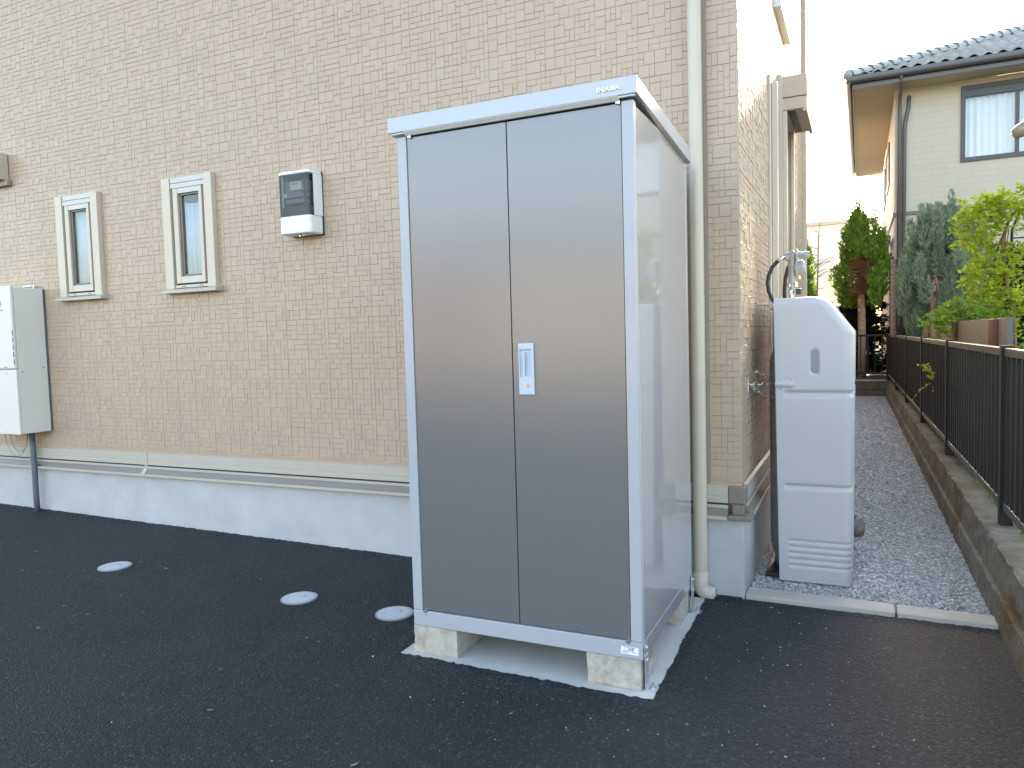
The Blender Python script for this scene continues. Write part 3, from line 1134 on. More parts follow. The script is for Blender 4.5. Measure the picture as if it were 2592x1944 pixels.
# stiles
bx('stile', 'locker_frame', lk, LX0, LX0 + .0395, LYF + .001, LYF + .032, 0.1772, 1.949, bevel=0.003)
bx('stile', 'locker_frame', lk, LX1 - .040, LX1, LYF + .001, LYF + .032, 0.1772, 1.949, bevel=0.003)
# sides, back
bx('side_panel', 'locker_side', lk, LX1 - .010, LX1 - .0015, LYF + .033, LYB - .026, 0.1727, 1.935, bevel=0.001, seg=1)
bx('side_panel', 'locker_side', lk, LX0 + .0015, LX0 + .010, LYF + .033, LYB - .026, 0.1727, 1.935, bevel=0.001, seg=1)
bx('rear_stile', 'locker_side', lk, LX1 - .030, LX1 - .0005, LYB - .0255, LYB, 0.1727, 1.92, bevel=0.002)
bx('rear_stile', 'locker_side', lk, LX0 + .0005, LX0 + .030, LYB - .0255, LYB, 0.1727, 1.92, bevel=0.002)
bx('back_panel', 'locker_side', lk, LX0 + .031, LX1 - .031, LYB - .012, LYB - .002, 0.1727, 1.93)
# doors
SPL = -0.6240
doors = []
for (x0, x1) in ((LX0 + .0412, SPL - .0016), (SPL + .0016, LX1 - .0418)):
    d = bx('door', 'door', lk, x0, x1, LYF + .006, LYF + .028, 0.1800, 1.9440, bevel=0.0022)
    doors.append(d)
bx('door_seal', 'door_edge', lk, LX0 + .0398, LX1 - .0403, LYF + .0285, LYF + .031, 0.1775, 1.955)
# handle on the right-hand door
hx0, hx1, hz0, hz1, hy = -0.598, -0.540, 1.0025, 1.1815, LYF + .006
rx0, rx1, rz0, rz1 = -0.5925, -0.5510, 1.0635, 1.1590
hp = MB()
for q in cut_all([(hx0, hx1, hz0, hz1)], [(rx0, rx1, rz0, rz1)]):
    hp.box(q[0], q[1], hy - .008, hy - .0002, q[2], q[3])
bm = bmesh.new()
outer = [(hx0, hz0), (hx1, hz0), (hx1, hz1), (hx0, hz1)]
inner = [(rx0, rz0), (rx1, rz0), (rx1, rz1), (rx0, rz1)]
fr = MB()
vs = [(x, hy - .0003, z) for x, z in outer] + [(x, hy - .008, z) for x, z in outer] + [(x, hy - .008, z) for x, z in inner] + [(x, hy - .0008, z) for x, z in inner]
fs = []
for i in range(4):
    j = (i + 1) % 4
    fs += [(i, j, 4 + j, 4 + i), (4 + i, 4 + j, 8 + j, 8 + i), (8 + i, 8 + j, 12 + j, 12 + i)]
fs.append((12, 13, 14, 15))
bm.free()
fr.add(vs, fs).build('handle_plate', 'handle', doors[1], bevel=0.0028, seg=3)
gp = MB()
gp.box(-0.5795, -0.5718, hy - .0125, hy - .0095, 1.0710, 1.1520)
gp.box(-0.5795, -0.5775, hy - .0096, hy - .0012, 1.0715, 1.1515)
gp.build('handle_grip', 'handle', doors[1], bevel=0.0008)
lkm = MB()
cyl = []
for k in range(20):
    a = 2 * PI * k / 20
    cyl.append((-0.5635 + .0062 * math.cos(a), 1.0350 + .0062 * math.sin(a)))
lkm.prism(cyl, 'y', hy - .0105, hy - .0078)
lkm.build('lock_cylinder', 'brass', doors[1], bevel=0.0006)
bx('key_slot', 'black', doors[1], -0.5640, -0.5612, hy - .0108, hy - .0104, 1.0310, 1.0390)
# hinges at the door corners
for (xx, zz) in ((LX0 + .048, 1.9470), (LX1 - .058, 1.9470), (LX0 + .046, 0.1790), (LX1 - .058, 0.1790)):
    h = MB().box(xx, xx + .016, LYF - .004, LYF + .006, zz - .006, zz + .0015)
    h.tube([(xx + .011, LYF - .001, zz - .009), (xx + .011, LYF - .001, zz + .004)], 0.0042, 10)
    h.build('hinge', 'steel', lk, bevel=0.0008, seg=1)
# roof
RX0, RX1, RYF = -1.0930, -0.1560, -1.0680
RB = LYB + .010
slope = (1.9600 - 2.0165) / (RB - RYF)


def rz(y, top=2.0165):
    return top + slope * (y - RYF)


rf = MB()
rf.add([(RX0, RYF, 1.9605), (RX1, RYF, 1.9605), (RX1, RB, 1.9035), (RX0, RB, 1.9035),
        (RX0, RYF, 2.0165), (RX1, RYF, 2.0165), (RX1, RB - .03, rz(RB - .03)), (RX1, RB, rz(RB) - .02), (RX0, RB, rz(RB) - .02), (RX0, RB - .03, rz(RB - .03))],
       [(3, 2, 1, 0), (4, 5, 6, 9), (9, 6, 7, 8), (0, 1, 5, 4), (1, 2, 7, 6, 5), (2, 3, 8, 7), (3, 0, 4, 9, 8)])
roof = rf.build('roof', 'locker_roof', lk, bevel=0.003)
# inner lip under the fascia: strip coloured white for the light on it, dark underside, pale gasket
bx('fascia_lip', 'locker_roof', roof, RX0 + .010, RX1 - .008, RYF + .004, RYF + .016, 1.9535, 1.9600, bevel=0.001)
lp = MB().prism([(-1.0700, 1.9600), (-1.0560, 1.9475), (-1.0460, 1.9475), (-1.0460, 1.9600)], 'x', -1.0250, -0.2180)
lp.build('lit_header_strip', 'white', roof, bevel=0.0006, seg=1)
bx('header_gasket', 'cream_strip', roof, -1.0250, -0.2180, -1.0455, -1.0400, 1.9490, 1.9545)
lg = text_mesh('nameplate', 'INABA', 0.0198, 'logo', roof, (-0.2880, RYF - .0022, 1.9788), (1, 0, 0), (0, 0, 1), extrude=0.0014, offset=0.0006, sx=1.24)
MB().ball((RX1 - .012, RB - .035, rz(RB - .03) + .004), 0.006, 10, 6).build('roof_bolt', 'steel', roof, smooth=True)
# warning sticker
st = bx('sticker', 'paper', lk, -0.2480, -0.1880, LYF - .0006, LYF - .0001, 0.1325, 0.1585)
yb_ = LYF - .0008
for (a, b_, c, d, mt) in ((-0.2390, -0.1990, .1552, .1566, 'blue'), (-0.2390, -0.1990, .1436, .1448, 'blue'),
                          (-0.2440, -0.2260, .1405, .1414, 'ink'), (-0.2440, -0.2180, .1378, .1384, 'ink'), (-0.2440, -0.2220, .1355, .1361, 'ink'),
                          (-0.2100, -0.1940, .1400, .1410, 'ink'), (-0.2100, -0.1940, .1372, .1378, 'ink')):
    bx('print_line', mt, st, a, b_, yb_, yb_ + .0001, c, d)
text_mesh('print_text', '水平', 0.0105, 'ink', st, (-0.2235, yb_ - .0001, 0.1460), (1, 0, 0), (0, 0, 1), extrude=0.00005, offset=0.0002)
text_mesh('print_text', 'らくらく', 0.0045, 'ink', st, (-0.2390, yb_ - .0001, 0.1475), (1, 0, 0), (0, 0, 1), extrude=0.00005)


# anchor brackets bolted to the base frame
def bracket(yc, right=True, zt=0.166):
    s = 1 if right else -1
    X = LX1 if right else LX0
    bm_ = MB()
    xs_ = lambda a: X + s * a
    lo, hi = sorted((xs_(0.0012), xs_(0.0042)))
    bm_.box(lo, hi, yc - .018, yc + .018, 0.1185, zt)
    lo, hi = sorted((xs_(0.0032), xs_(0.0062)))
    bm_.box(lo, hi, yc - .018, yc + .018, 0.0165, 0.1300)
    lo, hi = sorted((xs_(0.0034), xs_(0.0420)))
    bm_.box(lo, hi, yc - .018, yc + .018, 0.0134, 0.0164)
    o = bm_.build('anchor_bracket', 'galv', lk, bevel=0.0008, seg=1)
    for zz in (0.152, 0.108):
        p0 = Vector((xs_(0.004), yc + .004, zz))
        MB().tube([p0, p0 + Vector((s * .007, 0, 0))], 0.0062, 6).build('bolt', 'steel', o)
    bt = MB()
    c = Vector((xs_(0.024), yc, 0.0164))
    bt.tube([c, c + Vector((0, 0, .002))], 0.0105, 16)
    bt.tube([c + Vector((0, 0, .002)), c + Vector((0, 0, .009))], 0.0075, 6)
    bt.tube([c + Vector((0, 0, .009)), c + Vector((0, 0, .018))], 0.0035, 8)
    bt.build('anchor_bolt', 'steel', o)


bracket(-1.020)
bracket(-0.190 - .075)
bracket(-1.000, right=False)

# ================================================================== manhole covers
for i, (x, y, lab) in enumerate(((-3.170, -0.735, 'round grey drain cover in the asphalt farthest from the locker, below the narrow windows'),
                                 (-1.900, -0.738, 'round grey drain cover in the asphalt, middle one of the three'),
                                 (-1.375, -0.730, 'round grey drain cover in the asphalt closest to the locker'))):
    z = asph_z(x) + .003
    mh = thing('drain_cover', lab, 'drain cover', (x, y, z), 'round drain covers in the asphalt')
    R_ = 0.079
    prof = [(0.0005, 0.0045), (0.050, 0.0045), (0.052, 0.0035), (0.056, 0.0035), (0.058, 0.0045), (R_ - .010, 0.0045), (R_ - .008, 0.0035), (R_, 0.0032), (R_, -0.01)]
    MB().lathe(prof, 48, (x, y, z)).build('lid', 'manhole', mh)
    MB().lathe([(R_ + .0005, 0.002), (R_ + .006, 0.001), (R_ + .006, -0.01), (R_ + .0005, -0.01)], 48, (x, y, z)).build('rim', 'rim', mh)
    rb = MB()
    for k in range(-5, 6):
        w_ = math.sqrt(max(0, (R_ - .014) ** 2 - (k * .0115) ** 2))
        rb.box(x - w_, x + w_, y + k * .0115 - .0018, y + k * .0115 + .0018, z + .0040, z + .0058)
    rb.build('tread_ribs', 'manhole', mh)
    MB().tube([(x + .018, y + .02, z + .0047), (x + .018, y + .02, z + .0060)], 0.004, 10).build('lift_hole', 'black', mh)

# ================================================================== electricity meter
mb = thing('meter_box', 'white electricity meter box with smoked window on the beige wall', 'meter box', (-2.363, -0.004, 1.98))
mx0, mx1, mz0, mz1, myf = -2.473, -2.2535, 1.8125, 2.1565, -0.122


def rrect(x0, x1, z0, z1, r, n=5):
    pts = []
    for cx, cz, a0 in ((x1 - r, z0 + r, -PI / 2), (x1 - r, z1 - r, 0), (x0 + r, z1 - r, PI / 2), (x0 + r, z0 + r, PI)):
        for k in range(n + 1):
            a = a0 + (PI / 2) * k / n
            pts.append((cx + r * math.cos(a), cz + r * math.sin(a)))
    return pts


# plan view outline with rounded front corners
def plan(x0, x1, yf, yb, r, n=6):
    pts = [(x0, yb)]
    for k in range(n + 1):
        a = PI + (PI / 2) * k / n
        pts.append((x0 + r + r * math.cos(a), yf + r + r * math.sin(a)))
    for k in range(n + 1):
        a = -PI / 2 + (PI / 2) * k / n
        pts.append((x1 - r + r * math.cos(a), yf + r + r * math.sin(a)))
    pts.append((x1, yb))
    return pts


MB().prism(plan(mx0, mx1, myf, -0.006, .028), 'z', mz0, 1.9120).build('housing', 'meter_white', mb, bevel=0.010, seg=4, angle=40)
MB().prism(plan(mx0, mx1, myf, -0.006, .028), 'z', 2.1385, mz1).build('hood', 'meter_white', mb, bevel=0.006, seg=3, angle=40)
for z in (1.897, 1.888, 1.879):
    MB().prism(plan(mx0 - .0012, mx1 + .0012, myf - .0012, -0.07, .028), 'z', z, z + .0045).build('rib', 'meter_white', mb, bevel=0.001, seg=1, angle=40)
bx('side_wall', 'meter_white', mb, mx1 - .004, mx1, -0.078, -0.006, 1.9122, 2.1383)
bx('side_wall', 'meter_white', mb, mx0, mx0 + .004, -0.078, -0.006, 1.9122, 2.1383)
bx('back_plate', 'meter_back', mb, mx0 + .0041, mx1 - .0041, -0.020, -0.007, 1.9122, 2.1383)
cv = MB()
pl = plan(mx0 + .001, mx1 - .001, myf + .002, -0.079, .027)
n_ = len(pl)
cv.add([(p[0], p[1], 1.9122) for p in pl] + [(p[0], p[1], 2.1383) for p in pl], [(i, i + 1, n_ + i + 1, n_ + i) for i in range(n_ - 1)])
cv.build('smoked_cover', 'smoke', mb, smooth=True)
for xx in (mx0 + .014, mx1 - .034):
    bx('cover_mullion', 'meter_dark', mb, xx, xx + .006, myf + .003, myf + .010, 1.9125, 2.138)
mu = bx('meter_unit', 'meter_grey', mb, -2.435, -2.287, -0.100, -0.021, 2.046, 2.108, bevel=0.006, seg=3)
bx('display', 'paper', mu, -2.398, -2.318, -0.1016, -0.1004, 2.056, 2.100)
bx('lcd', 'lcd', mu, -2.390, -2.345, -0.1022, -0.1017, 2.083, 2.094)
bx('reading_label', 'red', mu, -2.388, -2.330, -0.1021, -0.1018, 2.0715, 2.0725)
tc_ = bx('terminal_cover', 'meter_grey', mb, -2.446, -2.292, -0.106, -0.021, 2.011, 2.0455, bevel=0.004)
bx('terminal_cover', 'meter_grey', mb, -2.440, -2.300, -0.098, -0.021, 1.982, 2.0095, bevel=0.004)
MB().tube([(-2.428, -0.107, 2.028), (-2.428, -0.1055, 2.028)], 0.011, 18).build('round_seal', 'white', tc_)
bx('lower_panel', 'meter_dark', mb, mx0 + .012, mx1 - .012, -0.100, -0.090, 1.9125, 1.9650, bevel=0.002)
bx('breaker', 'meter_dark', mb, -2.312, -2.292, -0.070, -0.021, 2.112, 2.134, bevel=0.002)
bx('breaker', 'meter_dark', mb, -2.310, -2.294, -0.112, -0.106, 2.034, 2.0465, bevel=0.001)
MB().box(-2.366, -2.352, -0.086, -0.072, 1.800, 1.8123).build('cable_gland', 'brass', mb, bevel=0.002)
MB().tube([(-2.335, -0.079, 1.8123), (-2.335, -0.079, 1.803)], 0.008, 12).build('cable_gland', 'meter_white', mb)
bx('wall_gasket', 'meter_dark', mb, mx0 - .002, mx1 + .0035, -0.0058, -0.0032, mz0 - .003, mz1 + .002)

# ================================================================== water heater
wh = thing('water_heater', 'cream wall-hung gas water heater cut off by the left edge of the picture', 'water heater', (-4.97, -0.1, 0.636))
bx('casing', 'heater_side', wh, -5.220, -4.728, -0.214, -0.012, 0.636, 1.640, bevel=0.005)
bx('upper_front', 'heater', wh, -5.222, -4.726, -0.240, -0.2145, 1.085, 1.652, bevel=0.010, seg=3)
bx('lower_front', 'heater', wh, -5.222, -4.726, -0.234, -0.2145, 0.634, 1.0815, bevel=0.005)
for k in range(5):
    bx('air_slot', 'conduit', wh, -4.7335, -4.7275, -0.2408, -0.2380, 1.118 + k * .0490, 1.118 + k * .0490 + .034)
bx('air_slot', 'conduit', wh, -4.840, -4.808, -0.2408, -0.2380, 1.096, 1.101)
MB().tube([(-4.852, -0.2400, 1.533), (-4.852, -0.2450, 1.533)], 0.021, 24).build('round_badge', 'reg', wh, bevel=0.002)
bx('red_mark', 'red', wh, -4.90, -4.818, -0.2408, -0.2398, 1.4835, 1.490)
MB().ball((-4.822, -0.2345, 1.056), 0.006).build('front_screw', 'heater', wh, smooth=True)
for (yy, zz) in ((-0.19, 1.062), (-0.04, 1.09)):
    bx('side_screw', 'conduit', wh, -4.7285, -4.7262, yy - .006, yy + .006, zz - .003, zz + .003)
bx('mounting_strip', 'conduit', wh, -5.215, -4.724, -0.0115, -0.0045, 0.640, 1.635)
lb = bx('top_label', 'paper', wh, -4.905, -4.790, -0.034, -0.031, 1.640, 1.668)
for k in range(4):
    bx('print_line', 'ink', lb, -4.898 + k * .026, -4.880 + k * .026, -0.0345, -0.0341, 1.648, 1.660)
pp = thing('heater_conduit', 'dark grey conduit running from the water heater down to the asphalt', 'pipe', (-4.885, -0.05, 0.05))
MB().tube([(-4.886, -0.055, 0.640), (-4.884, -0.055, 0.45), (-4.879, -0.056, 0.40), (-4.880, -0.056, 0.30), (-4.888, -0.052, 0.15), (-4.890, -0.048, asph_z(-4.89) - .01)], 0.0195, 14).build('conduit', 'conduit', pp, smooth=True)
bx('conduit_clip', 'conduit', pp, -4.862, -4.835, -0.050, -0.040, 0.385, 0.397, bevel=0.002)
wl = MB()
wl.tube([(-5.115 + .11 * (1 - math.cos(t)) * .95, -0.07, 0.640 - .155 * math.sin(t)) for t in [PI * k / 16 for k in range(17)]], 0.0028, 6)
wo = thing('drain_wire', 'thin grey wire loop hanging under the water heater', 'wire', (-5.0, -0.07, .5))
wl.build('loop', 'wire', wo, smooth=True)
MB().tube([(-5.165 + .13 * (1 - math.cos(t)), -0.075, 0.640 - .19 * math.sin(t)) for t in [PI * k / 16 for k in range(17)]], 0.0022, 6).build('loop', 'wire', wo, smooth=True)

# ================================================================== gas bottle cover on the path
gc = thing('gas_cover', 'pale grey moulded plastic gas bottle cover with sloping shoulder on the gravel', 'gas cover', (0.28, 0.7, 0.0))
GX0, GYF, GYB, GZ0 = 0.110, 0.300, 1.22, 0.012


def gxr(z):
    base = 0.4430 + 0.010 * (z / 1.19)
    if z > 1.185:
        base = 0.453 - (z - 1.185) * (0.453 - 0.335) / (1.345 - 1.185)
    # soften the shoulder
    return base


def sstep(a, b, x):
    t = min(1, max(0, (x - a) / (b - a)))
    return t * t * (3 - 2 * t)


def gdisp(x, z, s_right):
    """inward displacement of the front and right faces"""
    d = 0.0
    fade = sstep(0.150, 0.166, x) if not s_right else 1.0
    # two broad grooves
    for zc, hw, dep in ((0.902, 0.017, 0.011), (0.466, 0.015, 0.010)):
        t = (z - zc) / hw
        if abs(t) < 1:
            # steep upper wall, soft lower slope
            prof = sstep(1, 0.70, t) * sstep(-1, 0.15, t)
            d += dep * prof * fade
    fade2 = sstep(0.166, 0.182, x) if not s_right else 1.0
    for k in range(5):
        zc = 0.207 - k * 0.0295
        t = (z - zc) / 0.0095
        if abs(t) < 1:
            d += 0.0075 * (0.5 + 0.5 * math.cos(PI * t)) * fade2
    # window slot
    if not s_right:
        dx = abs(x - 0.2895)
        zz = min(max(z, 1.015), 1.091)
        r = math.hypot(dx, z - zz)
        d += 0.009 * sstep(0.0225, 0.0185, r)
        # raised strap
        zx = min(max(x, 0.0), 0.186)
        r = math.hypot(x - zx, z - 0.950)
        d -= 0.010 * sstep(0.0150, 0.0075, r)
    d += 0.006 * sstep(0.03, 0.0, z - GZ0) * 0
    return d


zl = sorted(set([round(GZ0 + i * 0.0065, 4) for i in range(int((1.320 - GZ0) / 0.0065))]))
rows = []
RC = 0.040
ns = 66
nr = 10
nb = 22
top_z, top_r = 1.3500, 0.034
levels = [(z, 0.0) for z in zl] + [(top_z - top_r + top_r * math.sin(a), top_r * (1 - math.cos(a))) for a in [PI / 2 * k / 8 for k in range(9)]]
for z, ins in levels:
    xr = gxr(min(z, 1.345)) - ins
    row = []
    xf1 = xr - RC
    y0_ = GYF + ins
    lean = 0.020 * (1 - z / 1.35)
    x0_ = GX0 + lean + (max(0, ins - .02) * .4)
    for i in range(ns):
        x = x0_ + (xf1 - x0_) * i / (ns - 1)
        row.append((x, y0_ + gdisp(x, z, False), z))
    for k in range(1, nr + 1):
        a = -PI / 2 + (PI / 2) * k / nr
        d = gdisp(1, z, True)
        row.append((xf1 + (RC - d) * math.cos(a), y0_ + RC + (RC - d) * math.sin(a), z))
    for k in range(1, nb + 1):
        d = gdisp(1, z, True)
        row.append((xr - d, y0_ + RC + (GYB - ins - y0_ - RC) * k / nb, z))
    rows.append(row)
nc = len(rows[0])
V = np.array([p for r in rows for p in r])
F = [(j * nc + i, j * nc + i + 1, (j + 1) * nc + i + 1, (j + 1) * nc + i) for j in range(len(rows) - 1) for i in range(nc - 1)]
shell = arr_mesh('shell', V, np.array(F), 'cover', gc, smooth=True)
md = shell.modifiers.new('thickness', 'SOLIDIFY')
md.thickness = 0.004
md.offset = 1
tp = MB()
last = rows[-1]
tp.add([(last[0][0], GYB - .03, top_z)] + last, [tuple(range(nc + 1))])
tp.build('top', 'cover', gc)
bx('bottom_flange', 'cover', gc, GX0 + .022, 0.436, GYF - .0065, GYF + .004, 0.0125, 0.0235, bevel=0.002)
# sight window in the slot
stad = []
for k in range(13):
    a = PI * k / 12
    stad.append((0.2895 + .0188 * math.cos(a), 1.091 + .0188 * math.sin(a)))
for k in range(13):
    a = PI + PI * k / 12
    stad.append((0.2895 + .0188 * math.cos(a), 1.015 + .0188 * math.sin(a)))
MB().prism(stad, 'y', GYF + .0030, GYF + .0075).build('sight_window', 'frost', gc)
for (xx, zz) in ((0.142, 0.9735), (0.190, 0.9735), (0.142, 0.9265), (0.190, 0.9265)):
    MB().ball((xx, GYF - .0055, zz), 0.0045, 10, 6).build('rivet', 'steel', gc, smooth=True)
bx('foot', 'rubber', gc, 0.17, 0.42, GYF + .02, GYF + .30, 0.0, 0.011)

# gas cylinders behind the cover
for i, (cx, cy, lab) in enumerate(((0.250, 0.560, 'grey steel gas cylinder standing behind the near end of the plastic cover'),)):
    gy_ = thing('gas_cylinder', lab, 'gas cylinder', (cx, cy, 0.03))
    R_ = 0.186
    prof = [(R_ - .03, 0.05), (R_ - .012, 0.09), (R_ - .002, 0.14), (R_, 0.17), (R_, 1.02), (R_ - .004, 1.06), (R_ - .022, 1.12), (R_ - .06, 1.17), (R_ - .11, 1.195), (0.03, 1.205), (0.03, 1.24), (0.012, 1.25)]
    MB().lathe(prof, 48, (cx, cy, 0)).build('body', 'cylinder', gy_, smooth=True)
    MB().lathe([(R_ + .0015, 1.040), (R_ + .0025, 1.043), (R_ + .0025, 1.052), (R_ + .001, 1.055)], 48, (cx, cy, 0)).build('weld_seam', 'cylinder', gy_, smooth=True)
    MB().lathe([(R_ - .020, 0.028), (R_ - .018, 0.11), (R_ - .026, 0.11), (R_ - .028, 0.028)], 40, (cx, cy, 0)).build('foot_ring', 'cylinder', gy_, smooth=True)
    a = math.radians(218)
    MB().tube([(cx + .158 * math.cos(a), cy + .158 * math.sin(a), .075), (cx + .1705 * math.cos(a), cy + .1705 * math.sin(a), .075)], .009, 12).build('foot_hole', 'black', gy_)
    # red lettering painted down the side
    off = origin_of(gy_)
    for ci, ch in enumerate('LPガス'):
        t_ = text_mesh('red_letter', ch, 0.055, 'red', gy_, (0, 0, 0), (1, 0, 0), (0, 1, 0), extrude=0.0, offset=0.0004, align='CENTER')
        for v in t_.data.vertices:
            u, w_ = v.co.x + off.x, v.co.y + off.y
            ang = math.radians(203) + u / R_
            v.co = Vector((cx + (R_ + .0012) * math.cos(ang), cy + (R_ + .0012) * math.sin(ang), 0.80 - ci * .068 + w_)) - off
rp = bx('rubber_mat', 'rubber', None, 0.060, 0.40, 0.34, 0.80, 0.0, 0.028, bevel=0.004)
tag(rp, 'black rubber mat under the gas cylinder', 'mat')
stn = MB().ball((0.452, 1.30, .045), 0.062, 9, 6)
stn.v = [(v[0] + random.uniform(-.012, .012), v[1] + random.uniform(-.012, .012), v[2] * 1.05 + random.uniform(-.01, .01)) for v in stn.v]
so = stn.build('stone', 'stone', None)
tag(so, 'brown grey stone lying behind the gas cover', 'stone')

# regulator on top with its hoses
rg = thing('gas_regulator', 'grey cast gas regulator with valves above the plastic cover', 'regulator', (0.17, 0.70, 1.35))
r1 = MB()
r1.tube([(0.163, 0.70, 1.40), (0.163, 0.70, 1.440)], 0.015, 12)
r1.tube([(0.163, 0.70, 1.440), (0.166, 0.70, 1.590)], [0.019, 0.0255], 14)
r1.build('stem_body', 'reg', rg, bevel=0.002, seg=1)
r2 = MB()
r2.tube([(0.128, 0.70, 1.574), (0.178, 0.70, 1.588)], 0.021, 16)
r2.tube([(0.188, 0.70, 1.588), (0.242, 0.70, 1.580)], 0.0150, 14)
r2.tube([(0.218, 0.70, 1.583), (0.244, 0.70, 1.580)], 0.0195, 14)
r2.build('upper_body', 'reg', rg, bevel=0.002, seg=1)
r3 = MB()
r3.tube([(0.176, 0.69, 1.515), (0.214, 0.69, 1.519)], [0.036, 0.041], 22)
r3.tube([(0.214, 0.69, 1.519), (0.226, 0.69, 1.520)], [0.041, 0.027], 22)
r3.build('diaphragm_case', 'reg', rg, bevel=0.003, seg=2)
bx('rib_plate', 'reg', rg, 0.183, 0.192, 0.652, 0.74, 1.485, 1.612, bevel=0.003)
MB().tube([(0.196, 0.69, 1.478), (0.196, 0.69, 1.462)], 0.0085, 10).build('drain_plug', 'brass', rg)
MB().tube([(0.150, 0.70, 1.424), (0.150, 0.70, 1.448)], 0.014, 6).build('union_nut', 'steel', rg)
MB().tube([(0.178, 0.70, 1.424), (0.178, 0.70, 1.448)], 0.014, 6).build('union_nut', 'steel', rg)
MB().ball((0.156, 0.68, 1.398), 0.014, 12, 8).build('valve_knob', 'steel', rg, smooth=True)
MB().tube([(0.182, 0.685, 1.398), (0.206, 0.685, 1.398)], 0.0165, 12).build('valve_knob', 'black', rg, bevel=0.002)
MB().tube([(0.160, 0.69, 1.340), (0.160, 0.69, 1.398)], 0.011, 10).build('valve_pipe', 'steel', rg)
h1 = thing('gas_hose', 'black rubber hose curving from the regulator towards the house wall', 'hose', (0.07, 0.7, 1.35))
path = [(0.128, 0.70, 1.574), (0.112, 0.70, 1.572), (0.092, 0.695, 1.560), (0.066, 0.69, 1.530), (0.050, 0.685, 1.490), (0.044, 0.68, 1.450), (0.050, 0.68, 1.405), (0.066, 0.68, 1.365), (0.090, 0.68, 1.330), (0.118, 0.68, 1.300)]
MB().tube(path[2:], 0.0098, 12).build('hose', 'rubber', h1, smooth=True)
MB().tube(path[:3], [0.0085, 0.0085, 0.0125], 12).build('hose_ferrule', 'steel', h1, smooth=True)
h2 = thing('gas_hose', 'black rubber hose dropping behind the regulator into the cover', 'hose', (0.13, 0.8, 1.35))
MB().tube([(0.150, 0.80, 1.56), (0.132, 0.80, 1.525), (0.120, 0.80, 1.47), (0.116, 0.80, 1.41), (0.120, 0.80, 1.30)], 0.0098, 12).build('hose', 'rubber', h2, smooth=True)
# pipe stub with screw in the wall
ps = thing('wall_stub', 'small beige gas pipe stub with a bright screw just behind the cover top', 'pipe stub', (0.01, 0.62, 1.33))
MB().tube([(0.070, 0.62, 1.325), (0.094, 0.62, 1.315), (0.11, 0.62, 1.28)], 0.017, 12).build('stub', 'pipe', ps, smooth=True)
MB().tube([(0.001, 0.62, 1.338), (0.072, 0.62, 1.336)], 0.0042, 8).build('screw', 'steel', ps)


# safety chain from wall plates to the cover
def chain(name, label, p0, p1, sag, n, r=0.0024, L=0.026):
    t = thing(name, label, 'chain', p0)
    p0, p1 = Vector(p0), Vector(p1)
    bx('wall_plate', 'steel', t, p0.x - .012, p0.x - .008, p0.y - .022, p0.y + .022, p0.z - .028, p0.z + .028, bevel=0.001)
    MB().tube([p0 + Vector((-.010, 0, 0)), p0 + Vector((.004, 0, 0))], 0.007, 8).build('hook_bolt', 'steel', t)
    for i in range(n):
        a = (i + .5) / n
        c = p0.lerp(p1, a) + Vector((0, 0, -sag * 4 * a * (1 - a)))
        a2 = a + .01
        d = (p0.lerp(p1, a2) + Vector((0, 0, -sag * 4 * a2 * (1 - a2))) - c).normalized()
        side = Vector((0, 0, 1)) if i % 2 else d.cross(Vector((0, 0, 1))).normalized()
        side = (side - d * side.dot(d)).normalized()
        ln = (p1 - p0).length / n * 1.28
        hw = ln * 0.26
        ring = []
        for k in range(12):
            q = 2 * PI * k / 12
            ring.append(c + d * (ln / 2 - hw * .6) * (1 if math.cos(q) > 0 else -1) * (1 if abs(math.cos(q)) > .01 else 0) + d * hw * .6 * math.cos(q) + side * hw * math.sin(q))
        MB().tube(ring + [ring[0]], r, 6, caps=False).build('link', 'steel', t, smooth=True)
    return t


chain('safety_chain', 'steel safety chain hooked to the wall plate nearer the house corner', (0.010, 0.235, 0.952), (0.118, 0.43, 0.950), 0.004, 7)
chain('safety_chain', 'slack steel chain hanging in a low curve below the taut chain', (0.013, 0.250, 0.945), (0.125, 0.42, 0.880), 0.020, 8)
chain('safety_chain', 'steel chain on the wall plate farther along the path', (0.010, 0.520, 0.995), (0.092, 0.56, 0.940), 0.005, 5)

# ================================================================== retaining wall + fences
rw = thing('retaining_wall', 'rough weathered concrete retaining wall along the gravel path', 'wall', (1.06, 4, 0))


def rough_strip(x_lo, x_hi, z0, z1, ya, yb, amp, seed, name, nx=3, nz=5, step=0.05):
    r = np.random.default_rng(seed)
    n = int((yb - ya) / step) + 1
    ys_ = np.linspace(ya, yb, n)
    sect = [(0, z0)] + [(0, z0 + (z1 - z0) * k / nz) for k in range(1, nz)] + [(0.0, z1 - .004), (0.012, z1)] + [((x_hi - x_lo) * k / nx, z1) for k in range(1, nx + 1)]
    vs = []
    for i, y in enumerate(ys_):
        for k, (dx, z) in enumerate(sect):
            j = amp if (0 < k < len(sect) - 1) else 0
            x = x_lo + dx - 0.0095 * y + r.uniform(-j, j)
            zz = z + (r.uniform(-j, j) * .5 if k > nz - 1 else 0)
            vs.append((x, y + r.uniform(-.3, .3) * step * (1 if 0 < i < n - 1 else 0), zz))
    q = len(sect)
    F_ = [(i * q + k, i * q + k + 1, (i + 1) * q + k + 1, (i + 1) * q + k) for i in range(n - 1) for k in range(q - 1)]
    return arr_mesh(name, np.array(vs), np.array(F_), 'curb', rw, smooth=False)


rough_strip(0.972, 1.20, -0.05, 0.135, -4.0, 11.2, 0.005, 1, 'lower_course', nz=4)
rough_strip(0.990, 1.215, 0.10, 0.300, -4.0, 11.2, 0.006, 2, 'upper_course', nz=5)

